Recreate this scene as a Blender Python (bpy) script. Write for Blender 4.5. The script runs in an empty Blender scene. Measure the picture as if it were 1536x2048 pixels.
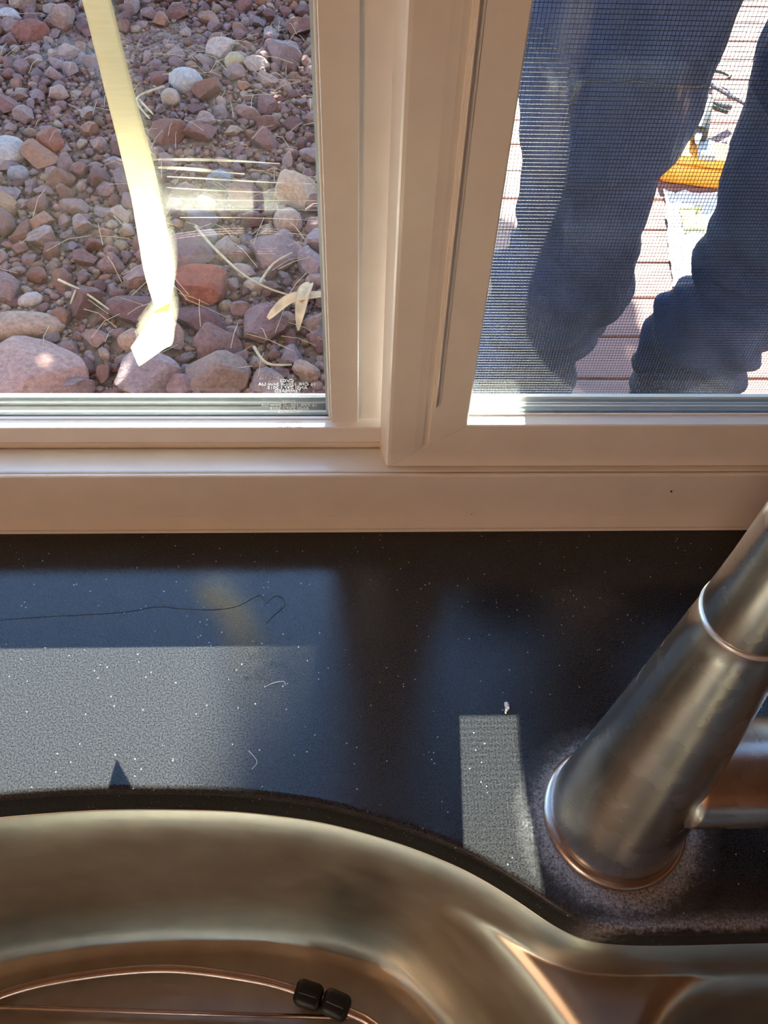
import bpy, bmesh, math, random
import numpy as np
from mathutils import Vector, Matrix, noise

SC = bpy.context.scene
COL = SC.collection
random.seed(7)
rng = np.random.default_rng(11)

# ------------------------------------------------------------------ camera
CAM_POS = Vector((0.0, 0.0, 0.36))
down = Vector((712 - 768, 2280 - 1024, 1657.0)).normalized()      # plumb line seen by the lens
_t = -(44500 * down.x + 1657 * down.z) / down.y
ax_x = Vector((44500, _t, 1657)).normalized()
ax_z = -down
ax_y = ax_z.cross(ax_x)
cam = bpy.data.cameras.new('camera')
cam.sensor_fit = 'VERTICAL'
cam.sensor_height = 24.0
cam.lens = 1657.0 / 2048.0 * 24.0
cam.clip_start = 0.005
cam.clip_end = 200
camo = bpy.data.objects.new('camera', cam)
COL.objects.link(camo)
camo.matrix_world = Matrix((
    (ax_x.x, -ax_x.y, -ax_x.z, CAM_POS.x),
    (ax_y.x, -ax_y.y, -ax_y.z, CAM_POS.y),
    (ax_z.x, -ax_z.y, -ax_z.z, CAM_POS.z),
    (0, 0, 0, 1)))
SC.camera = camo

# ------------------------------------------------------------------ sky, sun, exposure
SUN_DIR = Vector((0.05, 1.0, 0.637)).normalized()        # towards the sun
W = bpy.data.worlds.new('world')
SC.world = W
W.use_nodes = True
wn = W.node_tree
wn.nodes.clear()
sky = wn.nodes.new('ShaderNodeTexSky')
sky.sky_type = 'NISHITA'
sky.sun_disc = False
sky.sun_elevation = math.asin(SUN_DIR.z)
sky.sun_rotation = math.atan2(SUN_DIR.x, SUN_DIR.y)
sky.air_density = 1.0
sky.dust_density = 0.2
sky.ozone_density = 3.0
bgn = wn.nodes.new('ShaderNodeBackground')
bgn.inputs['Strength'].default_value = 1.25
wo = wn.nodes.new('ShaderNodeOutputWorld')
wn.links.new(sky.outputs[0], bgn.inputs['Color'])
wn.links.new(bgn.outputs[0], wo.inputs['Surface'])

sun = bpy.data.lights.new('sun', 'SUN')
sun.energy = 76.0
sun.angle = math.radians(0.3)
sun.color = (1.0, 0.94, 0.84)
suno = bpy.data.objects.new('sun', sun)
COL.objects.link(suno)
suno.rotation_euler = SUN_DIR.to_track_quat('Z', 'Y').to_euler()
suno.location = (2, 10, 8)

FILL_RADIANCE = 29.0      # radiance of the added warm fill globe (built below)

vs = SC.view_settings
vs.view_transform = 'Standard'
vs.look = 'None'
vs.exposure = 0.0
vs.gamma = 1.0
vs.use_curve_mapping = False

# ------------------------------------------------------------------ helpers
def link(o):
    COL.objects.link(o)
    return o

def setp(o, label=None, cat=None, group=None, kind=None):
    if label: o['label'] = label
    if cat: o['category'] = cat
    if group: o['group'] = group
    if kind: o['kind'] = kind
    return o

def empty(name, loc=(0, 0, 0)):
    o = bpy.data.objects.new(name, None)
    o.empty_display_size = 0.05
    o.location = loc
    return link(o)

def obj(name, mesh, mat=None, parent=None):
    if isinstance(mesh, bmesh.types.BMesh):
        me = bpy.data.meshes.new(name)
        bmesh.ops.recalc_face_normals(mesh, faces=mesh.faces)
        mesh.to_mesh(me)
        mesh.free()
        mesh = me
    o = bpy.data.objects.new(name, mesh)
    if mat is not None and not mesh.materials:
        mesh.materials.append(mat)
    link(o)
    if parent is not None:
        o.parent = parent
        if parent.type == 'EMPTY' or parent.location.length:
            # every mesh is modelled in world space: undo the parent's shift
            o.matrix_parent_inverse = Matrix.Translation(-world_loc(parent))
    return o

def world_loc(p):
    v = Vector(p.location)
    return v

def smooth(me_or_o, on=True):
    me = me_or_o.data if hasattr(me_or_o, 'data') else me_or_o
    me.polygons.foreach_set('use_smooth', [on] * len(me.polygons))
    me.update()
    return me_or_o

def mesh_np(name, verts, faces):
    me = bpy.data.meshes.new(name)
    me.from_pydata([tuple(v) for v in verts], [], [tuple(f) for f in faces])
    me.update()
    return me

def add_box(bm, x0, x1, y0, y1, z0, z1):
    vs_ = [bm.verts.new(p) for p in ((x0, y0, z0), (x1, y0, z0), (x1, y1, z0), (x0, y1, z0),
                                     (x0, y0, z1), (x1, y0, z1), (x1, y1, z1), (x0, y1, z1))]
    for f in ((0, 3, 2, 1), (4, 5, 6, 7), (0, 1, 5, 4), (1, 2, 6, 5), (2, 3, 7, 6), (3, 0, 4, 7)):
        bm.faces.new([vs_[i] for i in f])
    return vs_

def box_bm(x0, x1, y0, y1, z0, z1, bevel=0.0, seg=2):
    bm = bmesh.new()
    add_box(bm, x0, x1, y0, y1, z0, z1)
    if bevel:
        bmesh.ops.bevel(bm, geom=list(bm.edges), offset=bevel, segments=seg, profile=0.5, affect='EDGES')
    return bm

def prism_bm(pts, a0, a1, place):
    """closed profile pts swept from a0 to a1 ; place(p, a) -> xyz ; a0 / a1 may be functions of p"""
    bm = bmesh.new()
    f0 = a0 if callable(a0) else (lambda p: a0)
    f1 = a1 if callable(a1) else (lambda p: a1)
    A = [bm.verts.new(place(p, f0(p))) for p in pts]
    B = [bm.verts.new(place(p, f1(p))) for p in pts]
    n = len(pts)
    for i in range(n):
        j = (i + 1) % n
        bm.faces.new((A[i], A[j], B[j], B[i]))
    bm.faces.new(A)
    bm.faces.new(B)
    return bm

def lathe_bm(profile, axis_o, axis_d, seg=64, cap0=True, cap1=True, bm=None):
    """profile: list of (s, r) along the axis"""
    bm = bm or bmesh.new()
    d = Vector(axis_d).normalized()
    u = d.orthogonal().normalized()
    v = d.cross(u)
    rings = []
    for s, r in profile:
        c = Vector(axis_o) + d * s
        rings.append([bm.verts.new(c + (u * math.cos(2 * math.pi * k / seg) + v * math.sin(2 * math.pi * k / seg)) * r)
                      for k in range(seg)])
    for a, b in zip(rings, rings[1:]):
        for k in range(seg):
            bm.faces.new((a[k], a[(k + 1) % seg], b[(k + 1) % seg], b[k]))
    if cap0: bm.faces.new(rings[0][::-1])
    if cap1: bm.faces.new(rings[-1])
    return bm

def tube_bm(pts, r, seg=8, bm=None, closed_ends=True):
    """round wire through pts ; r number or list"""
    bm = bm or bmesh.new()
    pts = [Vector(p) for p in pts]
    n = len(pts)
    rs = r if isinstance(r, (list, tuple)) else [r] * n
    prev = None
    rings = []
    for i, p in enumerate(pts):
        t = (pts[min(i + 1, n - 1)] - pts[max(i - 1, 0)]).normalized()
        if prev is None:
            u = t.orthogonal().normalized()
        else:
            u = (prev - t * prev.dot(t)).normalized()
        prev = u
        v = t.cross(u)
        rings.append([bm.verts.new(p + (u * math.cos(2 * math.pi * k / seg) + v * math.sin(2 * math.pi * k / seg)) * rs[i])
                      for k in range(seg)])
    for a, b in zip(rings, rings[1:]):
        for k in range(seg):
            bm.faces.new((a[k], a[(k + 1) % seg], b[(k + 1) % seg], b[k]))
    if closed_ends:
        bm.faces.new(rings[0][::-1])
        bm.faces.new(rings[-1])
    return bm

def catmull(P, n=8):
    P = [Vector(p) for p in P]
    out = []
    for i in range(len(P) - 1):
        p0, p1, p2, p3 = P[max(i - 1, 0)], P[i], P[i + 1], P[min(i + 2, len(P) - 1)]
        for k in range(n):
            t = k / n
            out.append(0.5 * ((2 * p1) + (p2 - p0) * t + (2 * p0 - 5 * p1 + 4 * p2 - p3) * t * t
                              + (3 * p1 - p0 - 3 * p2 + p3) * t ** 3))
    out.append(P[-1])
    return out

# ------------------------------------------------------------------ materials
def new_mat(name):
    m = bpy.data.materials.new(name)
    m.use_nodes = True
    nt = m.node_tree
    b = nt.nodes['Principled BSDF']
    return m, nt, b

def N(nt, t, **kw):
    n = nt.nodes.new(t)
    for k, v in kw.items():
        if k in n.inputs:
            n.inputs[k].default_value = v
        else:
            setattr(n, k, v)
    return n

def ramp(nt, stops, interp='LINEAR'):
    n = nt.nodes.new('ShaderNodeValToRGB')
    n.color_ramp.interpolation = interp
    el = n.color_ramp.elements
    while len(el) < len(stops):
        el.new(0.5)
    for e, (p, c) in zip(el, stops):
        e.position = p
        e.color = (c[0], c[1], c[2], 1) if len(c) == 3 else c
    return n

def plain(name, col, rough=0.5, metal=0.0, spec=0.5, noise_amt=0.0, scale=50.0, bump=0.0):
    m, nt, b = new_mat(name)
    b.inputs['Roughness'].default_value = rough
    b.inputs['Metallic'].default_value = metal
    b.inputs['Specular IOR Level'].default_value = spec
    tc = N(nt, 'ShaderNodeTexCoord')
    nz = N(nt, 'ShaderNodeTexNoise', Scale=scale, Detail=6.0)
    nt.links.new(tc.outputs['Object'], nz.inputs['Vector'])
    lo = tuple(c * (1 - noise_amt) for c in col)
    hi = tuple(min(1, c * (1 + noise_amt)) for c in col)
    r = ramp(nt, [(0.3, lo), (0.7, hi)])
    nt.links.new(nz.outputs['Fac'], r.inputs['Fac'])
    nt.links.new(r.outputs['Color'], b.inputs['Base Color'])
    if bump:
        bp = N(nt, 'ShaderNodeBump', Strength=bump, Distance=0.002)
        nt.links.new(nz.outputs['Fac'], bp.inputs['Height'])
        nt.links.new(bp.outputs['Normal'], b.inputs['Normal'])
    return m

M = {}
M['vinyl'] = plain('vinyl', (0.80, 0.77, 0.72), rough=0.18, noise_amt=0.03, scale=60)
M['seam'] = plain('seam', (0.30, 0.27, 0.24), rough=0.6)
M['spacer'] = plain('spacer', (0.20, 0.23, 0.24), rough=0.45, noise_amt=0.1, scale=300)
M['alu'] = plain('aluminium', (0.72, 0.75, 0.76), rough=0.3, metal=0.6)
M['etch'] = plain('etched_glass', (0.85, 0.88, 0.88), rough=0.6)
M['mesh'] = plain('screen_wire', (0.010, 0.010, 0.011), rough=0.4, spec=0.3)
M['wall_in'] = plain('painted_wall', (0.58, 0.38, 0.27), rough=0.7, noise_amt=0.05, scale=8)
M['wall_out'] = plain('stucco', (0.36, 0.29, 0.23), rough=0.9, noise_amt=0.1, scale=120, bump=0.4)
M['dark'] = plain('black_rubber', (0.006, 0.006, 0.006), rough=0.45)

def mat_glass():
    m, nt, b = new_mat('window_glass')
    nt.nodes.remove(b)
    out = nt.nodes['Material Output']
    tr = N(nt, 'ShaderNodeBsdfTransparent')
    tr.inputs['Color'].default_value = (0.975, 0.992, 0.985, 1)
    gl = N(nt, 'ShaderNodeBsdfGlossy')
    gl.inputs['Roughness'].default_value = 0.0
    gl.inputs['Color'].default_value = (1, 1, 1, 1)
    fr = N(nt, 'ShaderNodeFresnel', IOR=1.5)
    geo = N(nt, 'ShaderNodeNewGeometry')
    mx = N(nt, 'ShaderNodeMixShader')
    # a sheet's two faces reflect alike, whichever side the ray comes from
    lw = N(nt, 'ShaderNodeLayerWeight', Blend=0.5)
    mr = N(nt, 'ShaderNodeMath', operation='POWER')
    mr.inputs[1].default_value = 4.0
    nt.links.new(lw.outputs['Facing'], mr.inputs[0])
    ma = N(nt, 'ShaderNodeMath', operation='MULTIPLY_ADD')
    ma.inputs[1].default_value = 0.75
    ma.inputs[2].default_value = 0.04
    nt.links.new(mr.outputs[0], ma.inputs[0])
    nt.links.new(ma.outputs[0], mx.inputs['Fac'])
    nt.links.new(tr.outputs[0], mx.inputs[1])
    nt.links.new(gl.outputs[0], mx.inputs[2])
    nt.links.new(mx.outputs[0], out.inputs['Surface'])
    nt.nodes.remove(fr); nt.nodes.remove(geo)
    return m
M['glass'] = mat_glass()

def mat_tape():
    m, nt, b = new_mat('masking_tape')
    nt.nodes.remove(b)
    out = nt.nodes['Material Output']
    tc = N(nt, 'ShaderNodeTexCoord')
    mp = N(nt, 'ShaderNodeMapping')
    mp.inputs['Scale'].default_value = (90, 90, 900)
    nz = N(nt, 'ShaderNodeTexNoise', Scale=1.0, Detail=4.0)
    nt.links.new(tc.outputs['Object'], mp.inputs[0])
    nt.links.new(mp.outputs[0], nz.inputs['Vector'])
    r = ramp(nt, [(0.3, (0.90, 0.85, 0.64)), (0.7, (0.95, 0.91, 0.73))])
    nt.links.new(nz.outputs['Fac'], r.inputs[0])
    d = N(nt, 'ShaderNodeBsdfDiffuse')
    t = N(nt, 'ShaderNodeBsdfTranslucent')
    mx = N(nt, 'ShaderNodeMixShader', Fac=0.46)
    for s in (d, t):
        nt.links.new(r.outputs[0], s.inputs['Color'])
    nt.links.new(d.outputs[0], mx.inputs[1])
    nt.links.new(t.outputs[0], mx.inputs[2])
    nt.links.new(mx.outputs[0], out.inputs['Surface'])
    return m
M['tape'] = mat_tape()

def mat_streak():  # half-clear pale yellow that paints reflected light onto the pane
    m, nt, b = new_mat('painted_reflection')
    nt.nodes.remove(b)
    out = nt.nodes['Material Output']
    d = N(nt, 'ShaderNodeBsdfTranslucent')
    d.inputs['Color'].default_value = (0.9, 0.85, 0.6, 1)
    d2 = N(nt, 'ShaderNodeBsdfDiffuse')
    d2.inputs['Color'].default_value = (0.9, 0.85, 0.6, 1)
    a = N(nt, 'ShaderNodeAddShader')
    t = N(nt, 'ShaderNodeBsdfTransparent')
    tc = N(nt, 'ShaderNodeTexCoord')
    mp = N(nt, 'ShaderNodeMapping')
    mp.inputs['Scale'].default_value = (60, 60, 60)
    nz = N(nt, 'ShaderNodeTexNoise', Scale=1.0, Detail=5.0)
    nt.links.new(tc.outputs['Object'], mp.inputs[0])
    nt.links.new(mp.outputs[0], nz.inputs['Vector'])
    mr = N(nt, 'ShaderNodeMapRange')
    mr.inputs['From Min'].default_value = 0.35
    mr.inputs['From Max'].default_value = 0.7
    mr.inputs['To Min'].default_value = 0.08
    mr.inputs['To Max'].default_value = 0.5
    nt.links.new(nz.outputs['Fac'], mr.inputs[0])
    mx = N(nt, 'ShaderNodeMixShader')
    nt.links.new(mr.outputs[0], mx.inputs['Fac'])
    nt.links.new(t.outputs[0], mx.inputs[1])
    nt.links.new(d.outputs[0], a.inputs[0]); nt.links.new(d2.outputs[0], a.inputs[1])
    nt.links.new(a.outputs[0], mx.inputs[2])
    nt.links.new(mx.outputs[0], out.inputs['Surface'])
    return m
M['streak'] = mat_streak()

FAUCET = Vector((0.1113, 0.1083, 0.0))

def mat_counter():
    m, nt, b = new_mat('charcoal_countertop')
    L = nt.links.new
    geo = N(nt, 'ShaderNodeNewGeometry')
    # white and dark mineral specks
    vo = N(nt, 'ShaderNodeTexVoronoi', Scale=900.0)
    L(geo.outputs['Position'], vo.inputs['Vector'])
    sep = N(nt, 'ShaderNodeSeparateColor')
    L(vo.outputs['Color'], sep.inputs[0])
    pick = N(nt, 'ShaderNodeMath', operation='GREATER_THAN'); pick.inputs[1].default_value = 0.985
    L(sep.outputs[0], pick.inputs[0])
    near = N(nt, 'ShaderNodeMath', operation='LESS_THAN'); near.inputs[1].default_value = 0.24
    L(vo.outputs['Distance'], near.inputs[0])
    sp = N(nt, 'ShaderNodeMath', operation='MULTIPLY')
    L(pick.outputs[0], sp.inputs[0]); L(near.outputs[0], sp.inputs[1])
    nz = N(nt, 'ShaderNodeTexNoise', Scale=1400.0, Detail=3.0)
    L(geo.outputs['Position'], nz.inputs['Vector'])
    base = ramp(nt, [(0.35, (0.009, 0.0092, 0.010)), (0.55, (0.024, 0.0245, 0.025)), (0.75, (0.046, 0.046, 0.045))])
    L(nz.outputs['Fac'], base.inputs[0])
    mixs = N(nt, 'ShaderNodeMixRGB')
    mixs.inputs['Color2'].default_value = (0.55, 0.56, 0.55, 1)
    L(sp.outputs[0], mixs.inputs['Fac']); L(base.outputs[0], mixs.inputs['Color1'])
    # lime scale crust round the tap's foot and along the sink edge beside it
    dv = N(nt, 'ShaderNodeVectorMath', operation='DISTANCE')
    dv.inputs[1].default_value = FAUCET + Vector((0.0005, -0.0025, 0))
    L(geo.outputs['Position'], dv.inputs[0])
    n2 = N(nt, 'ShaderNodeTexNoise', Scale=260.0, Detail=8.0, Roughness=0.7)
    L(geo.outputs['Position'], n2.inputs['Vector'])
    off = N(nt, 'ShaderNodeMath', operation='MULTIPLY_ADD'); off.inputs[1].default_value = 0.014
    L(n2.outputs['Fac'], off.inputs[0]); L(dv.outputs['Value'], off.inputs[2])
    ring = ramp(nt, [(0.0, (0, 0, 0)), (0.385, (1, 1, 1)), (0.42, (0.5, 0.5, 0.5)), (0.455, (0.12, 0.12, 0.12)), (0.52, (0, 0, 0))])
    rs = N(nt, 'ShaderNodeMath', operation='MULTIPLY'); rs.inputs[1].default_value = 10.0
    L(off.outputs[0], rs.inputs[0]); L(rs.outputs[0], ring.inputs[0])
    sx = N(nt, 'ShaderNodeSeparateXYZ'); L(geo.outputs['Position'], sx.inputs[0])
    # strip beside the straight sink edge
    e1 = N(nt, 'ShaderNodeMath', operation='MULTIPLY_ADD'); e1.inputs[1].default_value = 0.006; 
    L(n2.outputs['Fac'], e1.inputs[0]); L(sx.outputs['Y'], e1.inputs[2])
    edge = ramp(nt, [(0.0, (0, 0, 0)), (0.655, (0, 0, 0)), (0.675, (0.75, 0.75, 0.75)), (0.70, (0.4, 0.4, 0.4)), (0.735, (0, 0, 0))])
    es = N(nt, 'ShaderNodeMath', operation='MULTIPLY'); es.inputs[1].default_value = 10.0
    L(e1.outputs[0], es.inputs[0]); L(es.outputs[0], edge.inputs[0])
    xm = N(nt, 'ShaderNodeMapRange')
    xm.inputs['From Min'].default_value = 0.085; xm.inputs['From Max'].default_value = 0.10
    L(sx.outputs['X'], xm.inputs[0])
    em = N(nt, 'ShaderNodeMath', operation='MULTIPLY')
    L(edge.outputs[0], em.inputs[0]); L(xm.outputs[0], em.inputs[1])
    n3 = N(nt, 'ShaderNodeTexNoise', Scale=900.0, Detail=6.0, Roughness=0.8)
    L(geo.outputs['Position'], n3.inputs['Vector'])
    br = N(nt, 'ShaderNodeMapRange')
    br.inputs['From Min'].default_value = 0.35; br.inputs['From Max'].default_value = 0.62
    L(n3.outputs['Fac'], br.inputs[0])
    mxm = N(nt, 'ShaderNodeMath', operation='MAXIMUM')
    L(ring.outputs[0], mxm.inputs[0]); L(em.outputs[0], mxm.inputs[1])
    lime = N(nt, 'ShaderNodeMath', operation='MULTIPLY')
    L(mxm.outputs[0], lime.inputs[0]); L(br.outputs[0], lime.inputs[1])
    lime2 = N(nt, 'ShaderNodeMath', operation='MULTIPLY'); lime2.inputs[1].default_value = 1.0
    L(lime.outputs[0], lime2.inputs[0])
    mixl = N(nt, 'ShaderNodeMixRGB')
    mixl.inputs['Color2'].default_value = (0.50, 0.49, 0.49, 1)
    L(lime2.outputs[0], mixl.inputs['Fac']); L(mixs.outputs[0], mixl.inputs['Color1'])
    L(mixl.outputs[0], b.inputs['Base Color'])
    rr = N(nt, 'ShaderNodeMapRange')
    rr.inputs['To Min'].default_value = 0.10; rr.inputs['To Max'].default_value = 0.7
    L(lime.outputs[0], rr.inputs[0])
    # the sawn cut-out edge is honed, not polished
    sn = N(nt, 'ShaderNodeSeparateXYZ'); L(geo.outputs['True Normal'], sn.inputs[0])
    eg = N(nt, 'ShaderNodeMapRange')
    eg.inputs['From Min'].default_value = 0.35; eg.inputs['From Max'].default_value = 0.9
    eg.inputs['To Min'].default_value = 0.75; eg.inputs['To Max'].default_value = 0.0
    L(sn.outputs['Z'], eg.inputs[0])
    rmx = N(nt, 'ShaderNodeMath', operation='MAXIMUM')
    L(rr.outputs[0], rmx.inputs[0]); L(eg.outputs[0], rmx.inputs[1])
    L(rmx.outputs[0], b.inputs['Roughness'])
    sl_ = N(nt, 'ShaderNodeMapRange')
    sl_.inputs['From Min'].default_value = 0.35; sl_.inputs['From Max'].default_value = 0.9
    sl_.inputs['To Min'].default_value = 0.08; sl_.inputs['To Max'].default_value = 0.5
    L(sn.outputs['Z'], sl_.inputs[0]); L(sl_.outputs[0], b.inputs['Specular IOR Level'])
    bp = N(nt, 'ShaderNodeBump', Strength=0.06, Distance=0.0004)
    L(n3.outputs['Fac'], bp.inputs['Height']); L(bp.outputs[0], b.inputs['Normal'])
    return m
M['counter'] = mat_counter()

def mat_steel(name, col, rough, stretch, spots=False):
    m, nt, b = new_mat(name)
    L = nt.links.new
    b.inputs['Metallic'].default_value = 1.0
    geo = N(nt, 'ShaderNodeNewGeometry')
    mp = N(nt, 'ShaderNodeMapping'); mp.inputs['Scale'].default_value = stretch
    L(geo.outputs['Position'], mp.inputs[0])
    nz = N(nt, 'ShaderNodeTexNoise', Scale=1.0, Detail=5.0)
    L(mp.outputs[0], nz.inputs['Vector'])
    n2 = N(nt, 'ShaderNodeTexNoise', Scale=45.0, Detail=5.0)
    L(geo.outputs['Position'], n2.inputs['Vector'])
    r = ramp(nt, [(0.3, tuple(c * 0.86 for c in col)), (0.7, tuple(min(1, c * 1.1) for c in col))])
    L(n2.outputs['Fac'], r.inputs[0])
    colout = r.outputs[0]
    if spots:
        n4 = N(nt, 'ShaderNodeTexNoise', Scale=420.0, Detail=2.0)
        L(geo.outputs['Position'], n4.inputs['Vector'])
        st = N(nt, 'ShaderNodeMapRange')
        st.inputs['From Min'].default_value = 0.60; st.inputs['From Max'].default_value = 0.74
        L(n4.outputs['Fac'], st.inputs[0])
        mx = N(nt, 'ShaderNodeMixRGB'); mx.inputs['Color2'].default_value = tuple(c * 0.955 for c in col) + (1,)
        L(st.outputs[0], mx.inputs['Fac']); L(colout, mx.inputs['Color1'])
        colout = mx.outputs[0]
    L(colout, b.inputs['Base Color'])
    rr = N(nt, 'ShaderNodeMapRange')
    rr.inputs['To Min'].default_value = rough * 0.75; rr.inputs['To Max'].default_value = rough * 1.3
    L(n2.outputs['Fac'], rr.inputs[0]); L(rr.outputs[0], b.inputs['Roughness'])
    bp = N(nt, 'ShaderNodeBump', Strength=0.06, Distance=0.0003)
    L(nz.outputs['Fac'], bp.inputs['Height']); L(bp.outputs[0], b.inputs['Normal'])
    return m
M['sink'] = mat_steel('brushed_steel_sink', (0.56, 0.54, 0.47), 0.34, (60, 60, 2500))
M['faucet'] = mat_steel('satin_nickel', (0.55, 0.51, 0.47), 0.26, (80, 80, 80), True)
M['wire'] = mat_steel('steel_wire', (0.66, 0.50, 0.42), 0.22, (500, 500, 500))
M['caulk'] = plain('silicone_caulk', (0.62, 0.58, 0.52), rough=0.4)

def mat_rock(name, cols, per_island=False, flat=None):
    m, nt, b = new_mat(name)
    L = nt.links.new
    b.inputs['Roughness'].default_value = 0.85
    b.inputs['Specular IOR Level'].default_value = 0.25
    geo = N(nt, 'ShaderNodeNewGeometry')
    if flat is None:
        if per_island:
            src = geo.outputs['Random Per Island']
        else:
            oi = N(nt, 'ShaderNodeObjectInfo'); src = oi.outputs['Random']
        n = len(cols)
        r = ramp(nt, [(i / n, c) for i, c in enumerate(cols)], 'CONSTANT')
        L(src, r.inputs[0])
        basec = r.outputs[0]
    else:
        rg = N(nt, 'ShaderNodeRGB'); rg.outputs[0].default_value = (*flat, 1)
        basec = rg.outputs[0]
    nz = N(nt, 'ShaderNodeTexNoise', Scale=85.0, Detail=10.0, Roughness=0.75)
    L(geo.outputs['Position'], nz.inputs['Vector'])
    v = ramp(nt, [(0.3, (0.25, 0.175, 0.155)), (0.5, (0.45, 0.325, 0.29)), (0.72, (0.66, 0.485, 0.435))])
    L(nz.outputs['Fac'], v.inputs[0])
    mu = N(nt, 'ShaderNodeMixRGB', blend_type='MULTIPLY'); mu.inputs['Fac'].default_value = 1.0
    L(basec, mu.inputs['Color1']); L(v.outputs[0], mu.inputs['Color2'])
    L(mu.outputs[0], b.inputs['Base Color'])
    n2 = N(nt, 'ShaderNodeTexNoise', Scale=190.0, Detail=6.0)
    L(geo.outputs['Position'], n2.inputs['Vector'])
    bp = N(nt, 'ShaderNodeBump', Strength=0.75, Distance=0.005)
    L(n2.outputs['Fac'], bp.inputs['Height']); L(bp.outputs[0], b.inputs['Normal'])
    return m
ROCKS = [(0.36, 0.25, 0.24), (0.27, 0.17, 0.165), (0.44, 0.33, 0.31), (0.40, 0.29, 0.29), (0.32, 0.18, 0.14),
         (0.52, 0.40, 0.36), (0.36, 0.31, 0.32), (0.25, 0.14, 0.13), (0.48, 0.29, 0.20), (0.46, 0.38, 0.38),
         (0.36, 0.21, 0.19), (0.58, 0.48, 0.40)]
PEBS = ROCKS + [(0.45, 0.32, 0.23), (0.38, 0.25, 0.17), (0.50, 0.42, 0.30), (0.34, 0.23, 0.16), (0.55, 0.48, 0.38)]
M['rock'] = mat_rock('gravel_rock', ROCKS)
M['pebbles'] = mat_rock('fine_gravel', PEBS, per_island=True)

def mat_dirt():
    m, nt, b = new_mat('brown_soil')
    L = nt.links.new
    geo = N(nt, 'ShaderNodeNewGeometry')
    nz = N(nt, 'ShaderNodeTexNoise', Scale=14.0, Detail=12.0, Roughness=0.75)
    L(geo.outputs['Position'], nz.inputs['Vector'])
    r = ramp(nt, [(0.3, (0.16, 0.088, 0.055)), (0.55, (0.25, 0.145, 0.092)), (0.75, (0.33, 0.205, 0.135))])
    L(nz.outputs['Fac'], r.inputs[0]); L(r.outputs[0], b.inputs['Base Color'])
    b.inputs['Roughness'].default_value = 0.95
    n2 = N(nt, 'ShaderNodeTexNoise', Scale=130.0, Detail=8.0)
    L(geo.outputs['Position'], n2.inputs['Vector'])
    bp = N(nt, 'ShaderNodeBump', Strength=0.8, Distance=0.01)
    L(n2.outputs['Fac'], bp.inputs['Height']); L(bp.outputs[0], b.inputs['Normal'])
    return m
M['dirt'] = mat_dirt()

def mat_wood(name, c0, c1, axis_scale, rough=0.6):
    m, nt, b = new_mat(name)
    L = nt.links.new
    geo = N(nt, 'ShaderNodeNewGeometry')
    oi = N(nt, 'ShaderNodeObjectInfo')
    ad = N(nt, 'ShaderNodeVectorMath', operation='ADD')
    L(geo.outputs['Position'], ad.inputs[0]); L(oi.outputs['Random'], ad.inputs[1])
    mp = N(nt, 'ShaderNodeMapping'); mp.inputs['Scale'].default_value = axis_scale
    L(ad.outputs[0], mp.inputs[0])
    nz = N(nt, 'ShaderNodeTexNoise', Scale=1.0, Detail=8.0)
    L(mp.outputs[0], nz.inputs['Vector'])
    r = ramp(nt, [(0.3, c0), (0.7, c1)])
    L(nz.outputs['Fac'], r.inputs[0]); L(r.outputs[0], b.inputs['Base Color'])
    b.inputs['Roughness'].default_value = rough
    return m
M['deck'] = mat_wood('stained_deck_board', (0.185, 0.085, 0.070), (0.235, 0.115, 0.095), (2, 60, 60), 0.7)
M['ceil'] = mat_wood('pine_ceiling', (0.30, 0.23, 0.16), (0.38, 0.29, 0.20), (1.5, 30, 30), 0.5)
M['floorw'] = mat_wood('oak_floor', (0.14, 0.075, 0.04), (0.20, 0.11, 0.06), (20, 1.5, 20), 0.4)
M['cabinet'] = mat_wood('cabinet_wood', (0.25, 0.11, 0.05), (0.36, 0.17, 0.08), (30, 30, 2), 0.4)

def mat_denim():
    m, nt, b = new_mat('dark_denim')
    L = nt.links.new
    geo = N(nt, 'ShaderNodeNewGeometry')
    n1 = N(nt, 'ShaderNodeTexNoise', Scale=7.0, Detail=5.0)
    L(geo.outputs['Position'], n1.inputs['Vector'])
    n2 = N(nt, 'ShaderNodeTexNoise', Scale=420.0, Detail=2.0)
    L(geo.outputs['Position'], n2.inputs['Vector'])
    r = ramp(nt, [(0.35, (0.012, 0.020, 0.050)), (0.65, (0.026, 0.040, 0.095))])
    L(n1.outputs['Fac'], r.inputs[0])
    v = ramp(nt, [(0.3, (0.75, 0.75, 0.75)), (0.7, (1.2, 1.2, 1.2))])
    L(n2.outputs['Fac'], v.inputs[0])
    mu = N(nt, 'ShaderNodeMixRGB', blend_type='MULTIPLY'); mu.inputs['Fac'].default_value = 1.0
    L(r.outputs[0], mu.inputs['Color1']); L(v.outputs[0], mu.inputs['Color2'])
    L(mu.outputs[0], b.inputs['Base Color'])
    b.inputs['Roughness'].default_value = 0.9
    b.inputs['Specular IOR Level'].default_value = 0.15
    return m
M['denim'] = mat_denim()
M['thread'] = plain('seam_thread', (0.03, 0.04, 0.055), rough=0.9)
M['shirt'] = plain('dark_shirt', (0.022, 0.023, 0.027), rough=0.9, noise_amt=0.2, scale=30)
M['skin'] = plain('skin', (0.52, 0.32, 0.24), rough=0.55, noise_amt=0.08, scale=40)
M['hair'] = plain('hair', (0.03, 0.02, 0.015), rough=0.6, noise_amt=0.3, scale=200)
M['boot'] = plain('work_boot', (0.16, 0.09, 0.05), rough=0.6, noise_amt=0.15, scale=40)

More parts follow.
